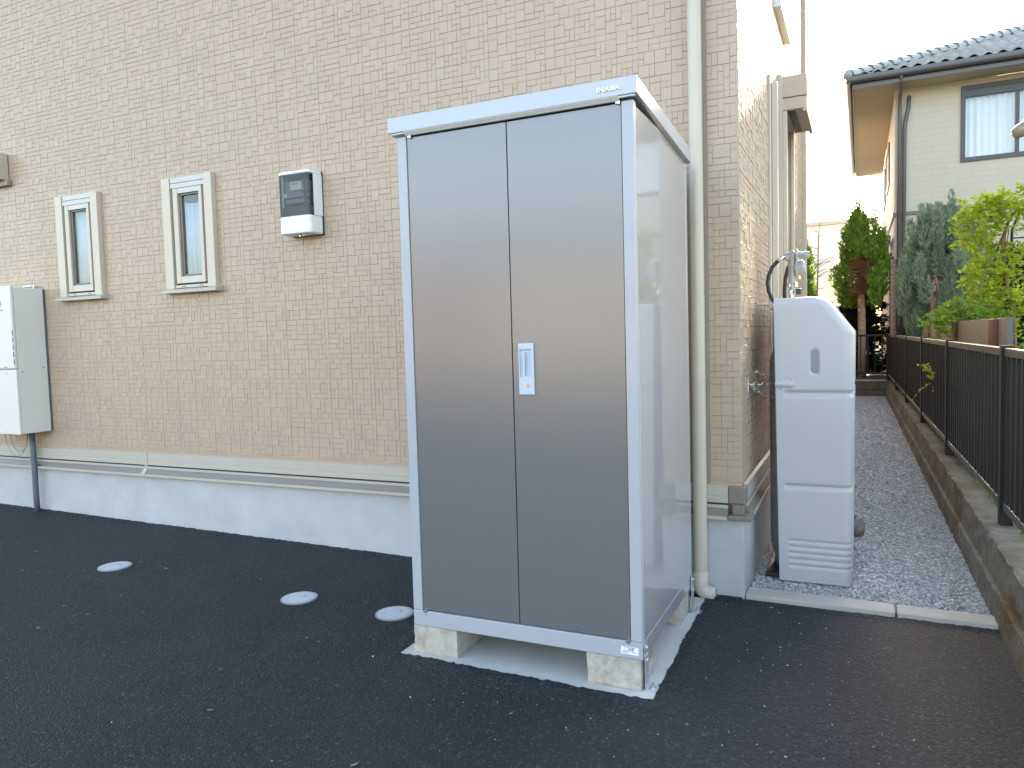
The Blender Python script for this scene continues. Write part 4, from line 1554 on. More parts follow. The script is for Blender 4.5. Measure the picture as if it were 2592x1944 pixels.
# fence along the path, on the wall
fn = thing('fence', 'black slatted aluminium fence on the retaining wall beside the gravel path', 'fence', (1.08, 4, .3))
dirv = Vector((-0.0142, 1.0, 0)).normalized()
nrmv = Vector((dirv.y, -dirv.x, 0))


def fpt(s, o, z):
    return Vector((1.082, 0, 0)) + dirv * s + nrmv * o + Vector((0, 0, z))


def fbox(name, mat, parent, s0, s1, o0, o1, z0, z1, bevel=0.0):
    c = [fpt(s0, o0, z0), fpt(s1, o0, z0), fpt(s1, o1, z0), fpt(s0, o1, z0), fpt(s0, o0, z1), fpt(s1, o0, z1), fpt(s1, o1, z1), fpt(s0, o1, z1)]
    return MB().add(c, [(0, 1, 2, 3), (7, 6, 5, 4), (4, 5, 1, 0), (5, 6, 2, 1), (6, 7, 3, 2), (7, 4, 0, 3)]).build(name, mat, parent, bevel=bevel, seg=1)


POSTS = [-1.55, 0.54, 2.60, 4.60, 6.70, 8.79, 11.10]
for s in POSTS:
    fbox('post', 'fence', fn, s - .025, s + .025, -.026, .026, 0.285, 1.108, .002)
master = None
cnt = 0
for a, b_ in zip(POSTS[:-1], POSTS[1:]):
    fbox('top_rail', 'fence_bronze', fn, a + .026, b_ - .026, -.016, .018, 1.060, 1.096, .002)
    fbox('bottom_rail', 'fence_bronze', fn, a + .026, b_ - .026, -.016, .018, 0.372, 0.408, .002)
    n = 19
    for k in range(n):
        s = a + .026 + (b_ - a - .052) * (k + .5) / n
        if master is None:
            master = MB().box(-.013, .013, -.0125, .0125, 0.0, .6515)
            me = bpy.data.meshes.new('slat')
            me.from_pydata(master.v, [], master.f)
            me.materials.append(MT['fence'])
            master = me
        o = bpy.data.objects.new('slat', master)
        C.objects.link(o)
        o.parent = fn
        o.location = fpt(s, -.002, .4083) - fn.location
# far end fence on a low block wall
fe = thing('fence', 'black railing closing the far end of the gravel path in front of the trunk', 'fence', (0.0, 11.16, .3))
for x in (-1.35, 0.905):
    bx('post', 'fence', fe, x - .025, x + .025, 11.135, 11.185, 0.301, 1.110, bevel=.002)
bx('top_rail', 'fence', fe, -1.32, 0.879, 11.145, 11.178, 1.062, 1.098, bevel=.002)
bx('bottom_rail', 'fence', fe, -1.32, 0.879, 11.145, 11.178, 0.400, 0.432, bevel=.002)
me2 = bpy.data.meshes.new('slat')
t_ = MB().box(-.009, .009, -.009, .009, 0, .6295)
me2.from_pydata(t_.v, [], t_.f)
me2.materials.append(MT['fence'])
for k in range(19):
    o = bpy.data.objects.new('slat', me2)
    C.objects.link(o)
    o.parent = fe
    o.location = Vector((-1.25 + k * .115, 11.161, .4323)) - fe.location
lw = thing('low_wall', 'low ribbed block wall under the railing at the end of the path', 'wall', (0, 11.2, 0))
for c in range(2):
    for k in range(6):
        x0 = -1.4 + k * .393 + (0.0)
        x1 = min(x0 + .389, 0.893)
        bmx = MB().box(x0, x1, 11.115, 11.25, -.02 + c * .152, .126 + c * .152)
        nrib = 7
        for q in range(nrib):
            xa = x0 + (x1 - x0) * (q + .12) / nrib
            bmx.box(xa, xa + (x1 - x0) / nrib * .7, 11.098, 11.1148, -.018 + c * .152, .124 + c * .152)
        bmx.build('block', 'low_block', lw)
bx('coping', 'edging', lw, -1.4, .89, 11.09, 11.255, 0.279, 0.299, bevel=.004)
bx('footing', 'edging', lw, -1.4, .90, 11.0, 11.09, -.04, 0.020, bevel=.004)

# neighbour's tan panel screen with red-brown posts
pf = thing('panel_screen', 'tan panel screen with red brown posts just behind the black fence', 'screen', (1.28, 8, .25))
edges = [2.02, 3.6, 5.9, 8.9, 11.6, 14.3]
for a, b_ in zip(edges[:-1], edges[1:]):
    bx('panel', 'panel_tan', pf, 1.292, 1.318, a, b_ - .004, 0.245, 1.243, bevel=.002)
for y in (2.34, 4.62, 7.6, 10.75, 14.0):
    bx('post', 'panel_post', pf, 1.262, 1.2915, y, y + .075 + .05 * (y < 3) + .07, 0.245, 1.240, bevel=.003)
bx('end_cap', 'n_gutter', pf, 1.290, 1.322, 2.0, 2.019, 0.245, 1.246)

# moss and grass at the fence foot
gv = []
gr = np.random.default_rng(3)
for i in range(2600):
    y = gr.uniform(0.2, 10.5)
    x = 1.125 - 0.0142 * y + abs(gr.normal(0, .035)) - .02
    h = gr.uniform(.015, .065)
    a = gr.uniform(0, 2 * PI)
    w = .0035
    lx, ly = gr.normal(0, .02, 2)
    gv.append([(x - w * math.cos(a), y - w * math.sin(a), .292), (x + w * math.cos(a), y + w * math.sin(a), .292), (x + lx, y + ly, .292 + h)])
V = np.array(gv).reshape(-1, 3)
go = arr_mesh('grass', V, np.arange(len(V)).reshape(-1, 3), 'grass')
tag(go, 'thin green grass and moss under the black fence', 'grass', kind='stuff')


# ================================================================== vegetation helpers
def blades(centres, dirs, lengths, widths, seed, fold=0.0, tip=0.0):
    """diamond-shaped leaf blades; returns verts (n*4,3), faces (n,4)"""
    r = np.random.default_rng(seed)
    n = len(centres)
    d = dirs / np.linalg.norm(dirs, axis=1, keepdims=True)
    rv = r.normal(size=(n, 3))
    s = np.cross(d, rv)
    s /= np.linalg.norm(s, axis=1, keepdims=True) + 1e-9
    L = lengths[:, None]
    W = widths[:, None]
    a = centres
    b = centres + d * L * .45 + s * W * .5
    c = centres + d * L
    e = centres + d * L * .45 - s * W * .5
    V = np.stack([a, b, c, e], 1).reshape(-1, 3)
    F = np.arange(n * 4).reshape(-1, 4)
    return V, F


def plume_tree(name, label, cat, base, plumes, nper, mat, blade, spread, updir, seed, parts=None, group=None):
    """plumes: list of (centre, rx, rz); blades cover each plume's surface pointing up and out"""
    r = np.random.default_rng(seed)
    t = thing(name, label, cat, base, group)
    Cn, Dn, Ln, Wn = [], [], [], []
    for (c, rx, rzz) in plumes:
        n = max(12, int(nper * (rx * rzz) / 0.03))
        u = r.uniform(-1, 1, n)
        th = r.uniform(0, 2 * PI, n)
        rad = np.sqrt(1 - u * u) * r.uniform(.55, 1.0, n)
        # pointed upper half
        taper = np.where(u > 0, (1 - u * .55), 1.0)
        x = np.cos(th) * rad * rx * taper
        y = np.sin(th) * rad * rx * taper
        z = u * rzz
        Cn.append(np.stack([c[0] + x, c[1] + y, c[2] + z], 1))
        out = np.stack([np.cos(th), np.sin(th), np.zeros(n)], 1)
        Dn.append(out * spread + np.array([0, 0, updir]) + r.normal(0, .28, (n, 3)))
        Ln.append(blade[0] * r.uniform(.6, 1.4, n))
        Wn.append(blade[1] * r.uniform(.6, 1.3, n))
    V, F = blades(np.concatenate(Cn), np.concatenate(Dn), np.concatenate(Ln), np.concatenate(Wn), seed + 1)
    arr_mesh('crown', V, F, mat, t)
    return t


def limb(t, name, pts, rads, mat, seg=8):
    return MB().tube(pts, rads, seg).build(name, mat, t, smooth=True)


# ---- pruned thuja at the end of the path
r = np.random.default_rng(40)
pl_ = []
TX, TY = 0.50, 12.75
for i in range(150):
    z = r.uniform(1.75, 3.35)
    f = (z - 1.7) / 1.75
    hw = 0.50 * (1 - max(0, f - .33) / .67 * .75) * min(1, .75 + f * 1.2)
    a = r.uniform(0, 2 * PI)
    q = math.sqrt(r.uniform(.25, 1)) * hw
    x = TX + 0.02 + q * math.cos(a)
    y = TY + q * math.sin(a) * .9
    # keep the bare centre at the lower front and the gap between the two leaders open
    if abs(x - .46) < .22 and y < TY + .05 and z < 2.70:
        continue
    if abs(x - .63) < .10 and 2.95 < z < 3.35:
        continue
    pl_.append(((x, y, z), r.uniform(.07, .125), r.uniform(.14, .24)))
for x, zt in ((.41, 3.62), (.72, 3.46)):
    for k in range(7):
        pl_.append(((x + r.uniform(-.04, .04) * (k), TY + r.uniform(-.1, .1), zt - .12 - k * .09), .05 + .012 * k, .13))
thuja = plume_tree('thuja_tree', 'pruned conifer with bare reddish trunk and fresh green crown behind the end railing', 'tree', (TX, TY, .25), pl_, 260, 'thuja', (.075, .030), .75, .85, 41)
limb(thuja, 'trunk', [(.50, TY, .2), (.497, TY, .9), (.492, TY - .02, 1.5), (.475, TY, 2.05), (.46, TY, 2.5), (.43, TY, 3.2)], [.080, .074, .072, .066, .045, .015], 'bark', 14)
limb(thuja, 'limb', [(.48, TY, 1.9), (.58, TY, 2.35), (.70, TY, 2.9), (.73, TY, 3.3)], [.05, .04, .025, .01], 'bark')
tw = MB()
rr = random.Random(5)
for k in range(260):
    a = rr.uniform(PI * .0, PI * 1.2)
    z0_ = rr.uniform(1.85, 2.62)
    L = rr.uniform(.16, .40)
    dx, dz = math.cos(a) * L, math.sin(a) * L * .8
    p0 = Vector((.475 + rr.uniform(-.04, .04), TY - .05 - rr.uniform(0, .05), z0_))
    p1 = p0 + Vector((dx * .75, -rr.uniform(.02, .26), dz * .6))
    tw.tube([p0, p0.lerp(p1, .5) + Vector((0, 0, rr.uniform(-.02, .03))), p1], [.009, .006, .0025], 5, caps=False)
tw.build('dead_twigs', 'twig_red', thuja)
for (x, z) in ((.490, 2.13), (.478, 1.75), (.474, 1.56), (.505, 1.22)):
    MB().tube([(x - .02, TY - .068, z), (x - .025, TY - .086, z + .004)], .026, 12).build('cut_scar', 'scar', thuja)

# ---- second conifer half hidden by the house corner
pl_ = []
for i in range(48):
    z = r.uniform(1.6, 3.1)
    hw = .36 * math.sin(min(1, (z - 1.2) / 1.6) * PI) ** .6
    a = r.uniform(0, 2 * PI)
    pl_.append(((-.62 + hw * math.cos(a) * r.uniform(.4, 1), 12.9 + hw * math.sin(a) * .8, z), .10, .19))
th2 = plume_tree('thuja_tree', 'green conifer peeping out behind the far corner of the beige house', 'tree', (-.62, 12.9, .25), pl_, 230, 'thuja', (.075, .030), .75, .85, 44)
limb(th2, 'trunk', [(-.62, 12.9, .2), (-.6, 12.9, 2.6)], [.06, .03], 'bark')

# ---- dark spruce behind the trunk
pl_ = []
for i in range(150):
    z = r.uniform(.40, 2.05)
    hw = .70 * (1 - (z - .4) / 2.4)
    a = r.uniform(0, 2 * PI)
    q = r.uniform(.2, 1) * hw
    pl_.append(((.46 + q * math.cos(a) * 1.1, 13.35 + q * math.sin(a) * .5, z), .16, .10))
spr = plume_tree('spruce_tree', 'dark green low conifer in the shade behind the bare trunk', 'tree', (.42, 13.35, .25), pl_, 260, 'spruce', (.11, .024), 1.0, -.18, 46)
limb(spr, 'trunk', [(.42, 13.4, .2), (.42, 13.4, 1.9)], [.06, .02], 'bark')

# ---- grey-green juniper in front of the neighbour's house
pl_ = []
JX, JY = 1.58, 9.3
for i in range(190):
    z = r.uniform(1.05, 2.75)
    f = (z - 1.05) / 1.9
    hw = .66 * (1 - max(0, f - .55) * 1.15) * (.62 + min(1, f * 2.6) * .38)
    a = r.uniform(0, 2 * PI)
    q = math.sqrt(r.uniform(.2, 1)) * hw
    x, y = JX + q * math.cos(a), JY + q * math.sin(a) * .85
    if abs(x - 1.47) < .10 and y < JY - .1 and 1.3 < z < 2.0:
        continue
    pl_.append(((x, y, z), r.uniform(.055, .095), r.uniform(.15, .27)))
for (x, zt) in ((1.33, 2.98), (1.68, 3.14), (1.50, 2.82), (1.18, 2.66), (1.86, 2.7)):
    for k in range(5):
        pl_.append(((x + r.uniform(-.03, .03), JY + r.uniform(-.15, .15), zt - .14 - k * .12), .032 + .012 * k, .16))
jun = plume_tree('juniper_tree', 'feathery grey green juniper in front of the cream house', 'tree', (JX, JY, .25), pl_, 620, 'juniper', (.070, .0145), .55, .95, 48)
limb(jun, 'trunk', [(1.52, JY - .2, .2), (1.48, JY - .25, 1.1), (1.41, JY - .30, 1.6), (1.36, JY - .30, 1.95)], [.07, .055, .035, .02], 'bark')
limb(jun, 'limb', [(1.48, JY - .25, 1.1), (1.55, JY - .28, 1.55), (1.44, JY - .34, 1.95)], [.04, .03, .015], 'bark')


# ---- broad leaves
def leafy(name, label, base, blobs, stems, mat, leaf, seed, density=1.0, stem_mat='stem', cat='shrub'):
    r = np.random.default_rng(seed)
    t = thing(name, label, cat, base)
    Cn, Dn, Ln = [], [], []
    tw = MB()
    for (c, rad, ntw) in blobs:
        for k in range(int(ntw * density)):
            u = r.normal(size=3)
            u /= np.linalg.norm(u)
            st = np.array(c) + u * np.array(rad) * r.uniform(.1, .95) ** .6
            d = u * .6 + r.normal(0, .5, 3) + np.array([0, 0, .25])
            d /= np.linalg.norm(d)
            L = r.uniform(.07, .17)
            m = r.integers(7, 13)
            tt = np.linspace(0.05, 1, m)
            pos = st + d * (tt[:, None] * L) + np.array([0, 0, -1]) * (tt[:, None] ** 2) * L * .35
            sd = np.cross(d, [0, 0, 1.0])
            sd /= np.linalg.norm(sd) + 1e-6
            sg = np.where(np.arange(m) % 2, 1, -1)[:, None]
            dd = sd * sg * .9 + d * .5 + r.normal(0, .3, (m, 3))
            Cn.append(pos)
            Dn.append(dd)
            Ln.append(leaf * r.uniform(.6, 1.25, m))
            e = st + d * L + np.array([0, 0, -L * .35])
            tw.tube([tuple(st), tuple((st + e) / 2 + np.array([0, 0, .01])), tuple(e)], [.002, .0016, .0008], 3, caps=False)
    L = np.concatenate(Ln)
    V, F = blades(np.concatenate(Cn), np.concatenate(Dn), L, L * .62, seed + 1)
    arr_mesh('leaves', V, F, mat, t)
    tw.build('twigs', stem_mat, t)
    for pts, rads in stems:
        limb(t, 'stem', pts, rads, stem_mat, 7)
    return t


VY = 5.0
blobs = [((1.55, VY, 2.30), (.22, .25, .11), 52), ((1.80, VY - .1, 2.32), (.24, .25, .14), 64), ((2.05, VY, 2.2), (.2, .25, .2), 40), ((1.40, VY, 2.20), (.12, .2, .10), 18),
         ((1.46, VY, 1.98), (.14, .2, .10), 18), ((1.62, VY, 2.05), (.15, .2, .12), 22), ((1.50, VY, 1.70), (.14, .2, .10), 24), ((1.62, VY, 1.80), (.12, .2, .12), 20),
         ((1.55, VY, 1.52), (.16, .2, .12), 28), ((1.72, VY, 1.55), (.12, .2, .14), 20), ((1.70, VY, 1.36), (.18, .2, .10), 30), ((1.86, VY, 1.75), (.1, .2, .2), 22), ((1.92, VY, 1.3), (.12, .2, .14), 16),
         ((1.95, VY, 2.0), (.12, .2, .12), 18)]
stems = [([(1.47, VY, .6), (1.47, VY, 1.28), (1.60, VY, 1.66), (1.66, VY, 1.95), (1.76, VY, 2.22), (1.9, VY, 2.36)], [.016, .014, .012, .011, .009, .005]),
         ([(1.80, VY - .05, .6), (1.79, VY - .05, 1.2), (1.72, VY - .05, 1.60), (1.68, VY - .05, 1.95), (1.74, VY - .05, 2.2), (1.92, VY, 2.42)], [.017, .015, .014, .012, .010, .005]),
         ([(1.66, VY, .6), (1.665, VY, 1.30), (1.70, VY, 1.8), (1.72, VY, 2.15)], [.012, .011, .009, .005]),
         ([(1.80, VY, 1.6), (1.72, VY, 1.9), (1.74, VY, 2.1)], [.008, .007, .004])]
vine = leafy('climbing_shrub', 'tall bright yellow green climber trained on a metal arch at the right edge', (1.7, VY, .25), blobs, stems, 'vine', .046, 60, 1.5)
blobs = [((1.22, 4.7, 1.28), (.16, .18, .09), 46), ((1.38, 4.7, 1.34), (.14, .18, .11), 44), ((1.10, 4.6, 1.22), (.06, .1, .05), 12), ((1.52, 4.75, 1.24), (.15, .18, .12), 40), ((1.35, 4.7, 1.1), (.25, .2, .1), 40)]
leafy('low_shrub', 'low fresh green leafy shrub rising over the tan panel screen', (1.3, 4.7, .25), blobs, [([(1.3, 4.7, .25), (1.32, 4.7, .9), (1.25, 4.7, 1.25)], [.015, .012, .006]), ([(1.3, 4.7, .6), (1.45, 4.7, 1.0), (1.42, 4.7, 1.3)], [.012, .009, .005])], 'shrub', .040, 62, 1.2)
blobs = [((1.75, 3.0, 1.02), (.25, .2, .10), 46), ((1.62, 2.6, .8), (.2, .3, .18), 40), ((1.55, 1.9, .75), (.2, .4, .2), 50), ((1.6, 1.2, .6), (.25, .5, .2), 50)]
leafy('garden_plant', 'low green plant behind the near end of the black fence', (1.65, 2.4, .25), blobs, [([(1.65, 2.5, .25), (1.65, 2.5, .8)], [.012, .006])], 'shrub', .040, 63, 1.0, cat='plant')
leafy('fence_sprig', 'small bright green sprig poking through the black fence slats', (1.03, 3.5, .65), [((1.005, 3.52, .775), (.035, .05, .085), 9)], [([(1.06, 3.55, .68), (1.02, 3.5, .74), (1.0, 3.5, .84)], [.003, .0025, .001])], 'vine', .034, 64, 1.0, cat='sprig')
# metal arch
ar = thing('garden_arch', 'slim dark metal arch post carrying the climber', 'arch', (1.79, VY + .1, .25))
MB().tube([(1.775, VY + .12, .25), (1.783, VY + .12, 2.1), (1.86, VY + .12, 2.3), (2.05, VY + .12, 2.42)], .013, 8).build('post', 'n_frame', ar, smooth=True)
for z in (1.02, 1.35, 1.75, 2.02):
    MB().tube([(1.78, VY + .12, z), (2.25, VY + .12, z)], .007, 6).build('rung', 'n_frame', ar)
# dark conifer at the right edge
pl_ = [((2.06 + r.uniform(-.16, .22), 6.6 + r.uniform(-.2, .2), z), .10, .17) for z in np.linspace(.7, 1.9, 42)]
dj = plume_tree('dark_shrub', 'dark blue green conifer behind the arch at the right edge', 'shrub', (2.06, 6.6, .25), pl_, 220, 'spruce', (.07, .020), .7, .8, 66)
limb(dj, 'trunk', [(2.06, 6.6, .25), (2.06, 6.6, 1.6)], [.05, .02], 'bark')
# bare twig tree before the far building
bt = thing('bare_tree', 'thin leafless pale tree between the house corner and the conifer', 'tree', (-.33, 12.4, .2))
tb = MB()
tb.tube([(-.36, 12.4, .2), (-.30, 12.4, 1.6), (-.285, 12.4, 2.2), (-.27, 12.4, 2.9), (-.24, 12.4, 3.45)], [.020, .017, .015, .011, .004], 7)
tb.build('trunk', 'panel_tan', bt, smooth=True)
tb = MB()
rr = random.Random(9)
for k in range(26):
    z = rr.uniform(1.5, 3.1)
    s = rr.choice((-1, 1, 1, 1))
    L = rr.uniform(.15, .5)
    tb.tube([(-.285, 12.4, z), (-.285 + s * L * .5, 12.4 + rr.uniform(-.1, .1), z + L * rr.uniform(.1, .4)), (-.285 + s * L, 12.4 + rr.uniform(-.2, .2), z + L * rr.uniform(.0, .7))], [.006, .004, .0015], 4, caps=False)
tb.build('branches', 'stem', bt)

# ================================================================== neighbour's house
nh = thing('neighbour_house', 'cream two-storey house with dark tiled hip roof beyond the garden', 'house', (3.0, 14, 0))
NY, NX, NYB = 12.6, 1.05, 20.45
NWIN = (2.118, 3.90, 4.165, 5.515)
m = MB()
for q in cut_all([(NX, 9.0, 2.50, 5.62)], [(NWIN[0] + .03, NWIN[1] - .03, NWIN[2] + .03, NWIN[3] - .03)]):
    m.box(q[0], q[1], NY, NY + .12, q[2], q[3])
m.box(NX, NX + .12, NY + .1203, NYB, 2.50, 5.62)
m.box(NX + .121, 9, NYB - .12, NYB, 2.5, 5.62)
m.build('wall', 'n_wall', nh)
m = MB()
m.box(NX - .06, 9.0, NY - .02, NY + .12, 0.2, 2.499)
m.box(NX - .06, NX + .12, NY + .1203, NYB, 0.2, 2.499)
m.build('lower_wall', 'n_brick', nh)
bx('band', 'n_gutter', nh, NX - .03, 9.0, NY - .035, NY - .001, 3.300, 3.362, bevel=.004)
bx('band', 'n_gutter', nh, NX - .035, NX - .001, NY - .03, NYB, 3.300, 3.362, bevel=.004)
bx('lower_eave', 'n_gutter', nh, 0.80, NX - .04, 13.2, 15.0, 2.86, 3.02, bevel=.01)
# window
nw = MB()
for q in cut_all([NWIN], [(2.190, 3.828, 4.245, 5.310)]):
    nw.box(q[0], q[1], NY - .03, NY + .02, q[2], q[3])
nwo = nw.build('window', 'n_frame', nh, bevel=.004)
bx('mullion', 'n_frame', nwo, 2.955, 3.010, NY - .022, NY + .03, 4.246, 5.309, bevel=.003)
bx('shutter_slot', 'black', nwo, 2.19, 3.83, NY - .034, NY - .0305, 5.425, 5.455)
for (a, b_) in ((2.191, 2.954), (3.011, 3.827)):
    bx('pane', 'glass', nwo, a, b_, NY + .004, NY + .008, 4.246, 5.309)
    cm = MB()
    n = 40
    top = [(a + (b_ - a) * i / n, NY + .10 + .02 * math.sin(i * 1.1) + .012 * math.sin(i * .37), 5.309) for i in range(n + 1)]
    bot = [(p[0], p[1], 4.20) for p in top]
    cm.add(top + bot, [(i, i + 1, n + 2 + i, n + 1 + i) for i in range(n)])
    cm.build('curtain', 'white', nwo, smooth=True)
bx('room_lining', 'room', nwo, 2.0, 4.0, NY + .5, NY + .52, 4.1, 5.5)
# windows on the sunlit flank
for (ya, yb_, za, zb2) in ((15.2, 16.8, 4.35, 5.25), (18.2, 19.4, 4.35, 5.25)):
    w_ = MB()
    for q in cut_all([(ya, yb_, za, zb2)], [(ya + .07, yb_ - .07, za + .07, zb2 - .07)]):
        w_.box(NX - .03, NX - .001, q[0], q[1], q[2], q[3])
    wo_ = w_.build('window', 'n_frame', nh)
    bx('pane', 'curtain', wo_, NX - .012, NX - .002, ya + .071, yb_ - .071, za + .071, zb2 - .071)
# eaves
EX, EY, EYB, EZ = 0.33, 12.0, 21.0, 5.62
so_ = MB()
so_.box(EX + .02, 9.0, EY + .02, NY - .001, EZ, EZ + .03)
so_.box(EX + .02, NX - .001, NY, EYB, EZ, EZ + .03)
so_.build('soffit', 'n_soffit', nh)
fa = MB()
fa.box(EX + .02, 9.0, EY + .002, EY + .0195, EZ - .02, EZ + .17)
fa.box(EX + .002, EX + .0195, EY + .02, EYB, EZ - .02, EZ + .17)
fa.build('fascia', 'n_gutter', nh)


def gutter_prof():
    pts = []
    for k in range(9):
        a = PI + PI * k / 8
        pts.append((0.058 + .058 * math.cos(a), .058 * math.sin(a)))
    return pts + [(0.116, .045), (0.106, .045), (0.106, 0.0)] + [(0.058 + .046 * math.cos(PI * 2 - PI * k / 8), .046 * math.sin(PI * 2 - PI * k / 8)) for k in range(1, 9)] + [(0.010, .06), (0.0, .06)]


gprof = gutter_prof()
MB().prism([(EY - .118 + p[0], EZ + .115 + p[1]) for p in gprof], 'x', EX - .10, 9.0).build('gutter', 'n_gutter', nh, smooth=False)
MB().prism([(EX - .118 + p[0], EZ + .1152 + p[1]) for p in gprof], 'y', EY - .10, EYB).build('gutter', 'n_gutter', nh, smooth=False)
# downpipes
MB().tube([(1.134, EY - .05, 5.70), (1.134, EY + .05, 5.60), (1.134, NY - .06, 5.50), (1.130, NY - .06, 5.2), (1.115, NY - .06, .3)], .032, 10).build('downpipe', 'n_pipe', nh, smooth=True)
MB().tube([(1.285, NY - .02, 5.46), (1.285, NY - .06, 5.44), (1.272, NY - .06, 5.25), (1.222, NY - .06, 5.0), (1.212, NY - .06, 4.9), (1.195, NY - .06, .3)], .034, 10).build('downpipe', 'n_pipe', nh, smooth=True)
MB().tube([(NX - .05, 14.9, 3.0), (NX - .05, 14.9, 2.6)], .03, 8).build('downpipe', 'n_pipe', nh)
# hip roof, pitch 4 in 10
PT = 0.4175
RZ0 = EZ + .175
deep = 4.4
rm = MB()
ex, ey = EX - .06, EY - .06
rm.add([(ex, ey, RZ0), (9.0, ey, RZ0), (9.0, ey + deep, RZ0 + deep * PT), (ex + deep, ey + deep, RZ0 + deep * PT), (ex, EYB + .06, RZ0), (ex + deep, EYB + .06 - deep, RZ0 + deep * PT)],
       [(0, 1, 2, 3), (4, 0, 3, 5)])
rfo = rm.build('roof', 'tile', nh)
# tiles of the front slope, every one its own piece
TW, TL = 0.212, 0.245
prof = []
for k in range(9):
    u = k / 8
    prof.append((u * TW, 0.022 + 0.026 * math.sin(2 * PI * u - .6)))
tv = []
for (vv, lift) in ((0.0, 0.022), (TL * 1.12, 0.004)):
    for (u, h) in prof:
        tv.append((u, vv, h + lift))
for (u, h) in prof:
    tv.append((u, 0.0, h + .004))
np_ = len(prof)
tf = [(i, i + 1, np_ + i + 1, np_ + i) for i in range(np_ - 1)] + [(2 * np_ + i, 2 * np_ + i + 1, i + 1, i) for i in range(np_ - 1)]
tme = bpy.data.meshes.new('roof_tile')
ang = math.atan(PT)
ca, sa = math.cos(ang), math.sin(ang)
tme.from_pydata([(x, y * ca - z * sa, y * sa + z * ca) for x, y, z in tv], [], tf)
for p in tme.polygons:
    p.use_smooth = True
tme.materials.append(MT['tile'])
nhl = origin_of(nh)
count = 0
rest_V, rest_F = [], []
for row in range(15):
    vy = row * TL * ca
    for k in range(24):
        x = ex - .02 + k * TW
        if x < ex + vy + .05 or x > 8.6 or vy > deep - .3:
            continue
        loc = Vector((x, ey - .015 + vy, RZ0 + vy * PT)) - nhl
        if count < 300 and x < 5.6:
            o = bpy.data.objects.new('roof_tile', tme)
            C.objects.link(o)
            o.parent = rfo
            o.location = loc
            count += 1
# hip ridge caps
hd_ = Vector((1, 1, PT)).normalized()
upv = Vector((-PT, -PT, 2)).normalized()
sdv = hd_.cross(upv).normalized()
n_caps = 26
rme = None
for k in range(n_caps):
    c0 = Vector((ex + .02, ey + .02, RZ0 + .005)) + hd_ * (k * .245)
    if c0.x > ex + deep:
        break
    if rme is None:
        vs = []
        for (t, rad) in ((-.02, .140), (0.0, .144), (.13, .126), (.27, .112)):
            for q in range(9):
                a = PI * q / 8
                vs.append(tuple(hd_ * t + sdv * (rad * math.cos(a)) + upv * (rad * .95 * math.sin(a) + .002)))
        fs = [(j * 9 + i, j * 9 + i + 1, (j + 1) * 9 + i + 1, (j + 1) * 9 + i) for j in range(3) for i in range(8)]
        fs.append(tuple(range(9)))
        rme = bpy.data.meshes.new('ridge_cap')
        rme.from_pydata(vs, [], fs)
        for p in rme.polygons:
            p.use_smooth = True
        rme.materials.append(MT['ridge'])
    o = bpy.data.objects.new('ridge_cap', rme)
    C.objects.link(o)
    o.parent = rfo
    o.location = c0 - nhl
MB().ball((ex + .02, ey + .02, RZ0 + .05), .105, 14, 8).build('ridge_end', 'ridge', rfo, smooth=True)

# brown rounded pole end entering at the right edge
bp = thing('brown_pole', 'rounded end of a glossy brown pole poking in at the right edge', 'pole', (1.9, 2.6, .25))
pt = [(1.392, 2.55, 2.445), (1.400, 2.55, 2.450), (1.43, 2.55, 2.468), (1.60, 2.55, 2.585), (1.95, 2.55, 2.80)]
MB().tube(pt, [.022, .036, .044, .045, .045], 20).build('arm', 'brown_tube', bp, smooth=True)
MB().tube([(1.95, 2.55, 2.86), (1.95, 2.55, .25)], .045, 14).build('upright', 'brown_tube', bp, smooth=True)

# far pale building
fb = thing('far_building', 'pale flat building in the distance between the conifers', 'building', (-3, 26, 0))
bx('wall', 'far_wall', fb, -9.0, 0.9, 25.0, 32.0, 0.2, 4.82)
bx('parapet', 'edging', fb, -9.1, 1.0, 24.9, 32.1, 4.821, 4.95, bevel=.01)
bx('window', 'n_frame', fb, -4.4, -3.0, 24.96, 24.999, 2.6, 3.8)

# ================================================================== street side, seen only as reflections in the doors and panes
sh = thing('street_house', 'beige house across the road, seen only as a blur in the locker doors', 'house', (-8, -21, 0))
bx('wall', 'street_wall', sh, -10.6, -3.2, -27.0, -19.5, 0, 4.1)
m = MB().prism([(-27.7, 4.102), (-18.8, 4.102), (-23.2, 5.4)], 'x', -11.2, -2.6)
m.build('roof', 'street_roof', sh)
for (xa, xb, za, zb2) in ((-6.9, -5.3, 1.6, 2.7), (-9.8, -8.4, 2.6, 3.6)):
    w_ = bx('window', 'n_frame', sh, xa, xb, -19.499, -19.44, za, zb2)
    bx('pane', 'glass', w_, xa + .06, xb - .06, -19.43, -19.42, za + .06, zb2 - .06)
sh2 = thing('street_house', 'pinkish house with red roof across the road, seen only reflected', 'house', (-17, -22, 0))
bx('wall', 'street_wall2', sh2, -21.5, -12.4, -28.0, -20.5, 0, 3.9)
MB().prism([(-28.7, 3.902), (-19.8, 3.902), (-24.2, 5.3)], 'x', -22.1, -11.8).build('roof', 'street_roof2', sh2)
bx('window', 'n_frame', sh2, -16.5, -14.6, -20.499, -20.44, 1.4, 2.8)

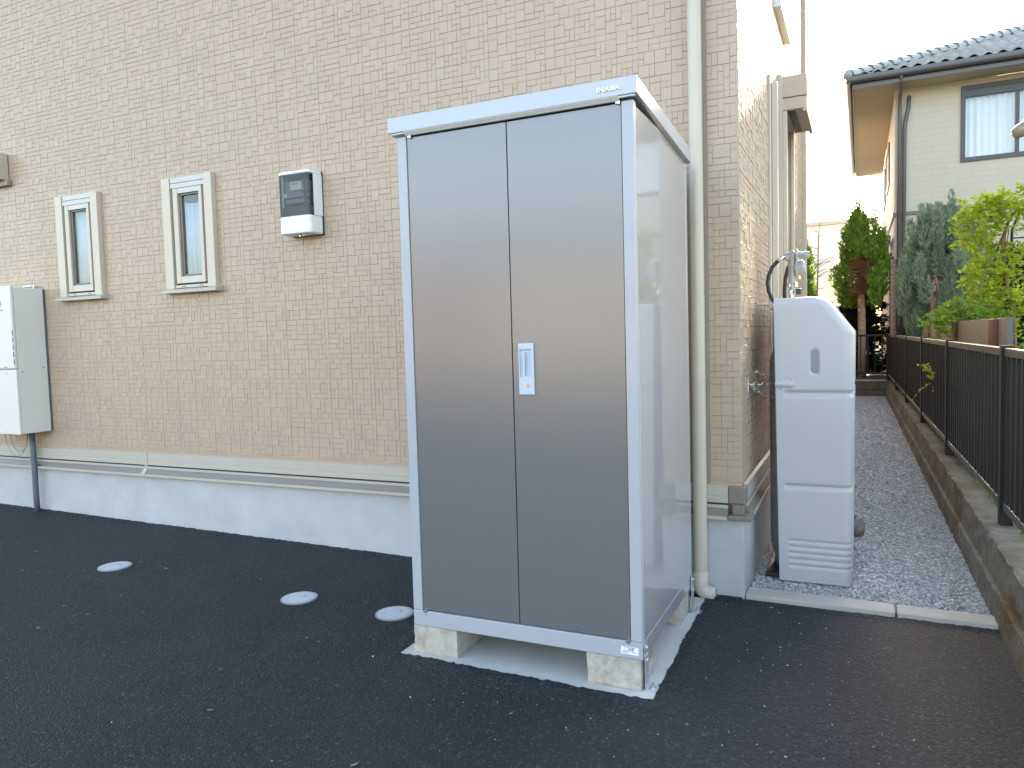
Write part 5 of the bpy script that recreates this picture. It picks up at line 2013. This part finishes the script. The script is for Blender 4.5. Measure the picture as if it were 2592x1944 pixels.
# ================================================================== fallen leaves on the asphalt
lp_ = [(-3.86, -.72, .035, 'dry tan leaf', 1), (-3.57, -.98, .02, '', 0), (-3.39, -.90, .018, '', 0), (-3.26, -.85, .02, '', 0), (-3.10, -.63, .018, '', 0), (-2.87, -.66, .028, '', 0),
       (-2.66, -.69, .014, '', 0), (-3.04, -.93, .012, '', 0), (-2.84, -1.24, .018, '', 0), (-2.64, -1.27, .014, '', 0), (-2.69, -1.46, .022, '', 0), (-1.65, -1.455, .026, '', 0),
       (-1.45, -1.69, .022, '', 0), (-1.48, -1.11, .016, '', 0), (-.82, -1.76, .022, '', 0), (-1.78, -1.72, .014, '', 0), (-.10, -.74, .016, '', 0), (.0, -1.19, .016, '', 0), (-.53, -1.33, .016, '', 0), (.207, -.496, .018, '', 0)]
rr = random.Random(77)
for (x, y, s, _, _) in lp_:
    s *= 0.62
    a = rr.uniform(0, 2 * PI)
    z = asph_z(x) + .004
    pts = []
    for (u, v, h) in ((-1, 0, .15), (-.35, .42, .05), (.3, .36, .02), (1, 0, .3), (.3, -.36, .22), (-.35, -.42, .12)):
        pts.append((x + s * (u * math.cos(a) - v * math.sin(a)), y + s * (u * math.sin(a) + v * math.cos(a)), z + s * h * .5))
    o = MB().add(pts, [(0, 1, 2, 3), (0, 3, 4, 5)]).build('fallen_leaf', 'leaf_dry', None, solid=0.0006)
    tag(o, 'small dry brown leaf lying on the dark asphalt', 'leaf', 'dry leaves scattered on the asphalt')
# pale grit on the asphalt beside the slab
gp = []
for i in range(170):
    if i < 70:
        gp.append((rr.uniform(-.13, .35) + abs(rr.gauss(0, .15)), rr.uniform(-1.3, -.05), .003))
    elif i < 100:
        gp.append((rr.uniform(-1.2, -.1), rr.uniform(-1.4, -1.14), .003))
    else:
        x = rr.uniform(-4.5, .9)
        gp.append((x, rr.uniform(-1.9, -.1), asph_z(x) + .003))
gp = np.array([p for p in gp if not (-1.13 < p[0] < -.12 and -1.11 < p[1] < -.07)])
V, F, COL = stones(gp, np.full(len(gp), .0019) * np.random.default_rng(2).lognormal(0, .35, len(gp)), 9)
COL[:, :3] = np.clip(COL[:, :3] * 1.4 + .03, 0, .8)
gt = arr_mesh('grit', V, F, 'gravel', None, colours=COL)
tag(gt, 'tiny pale grit specks strewn over the asphalt', 'grit', kind='stuff')
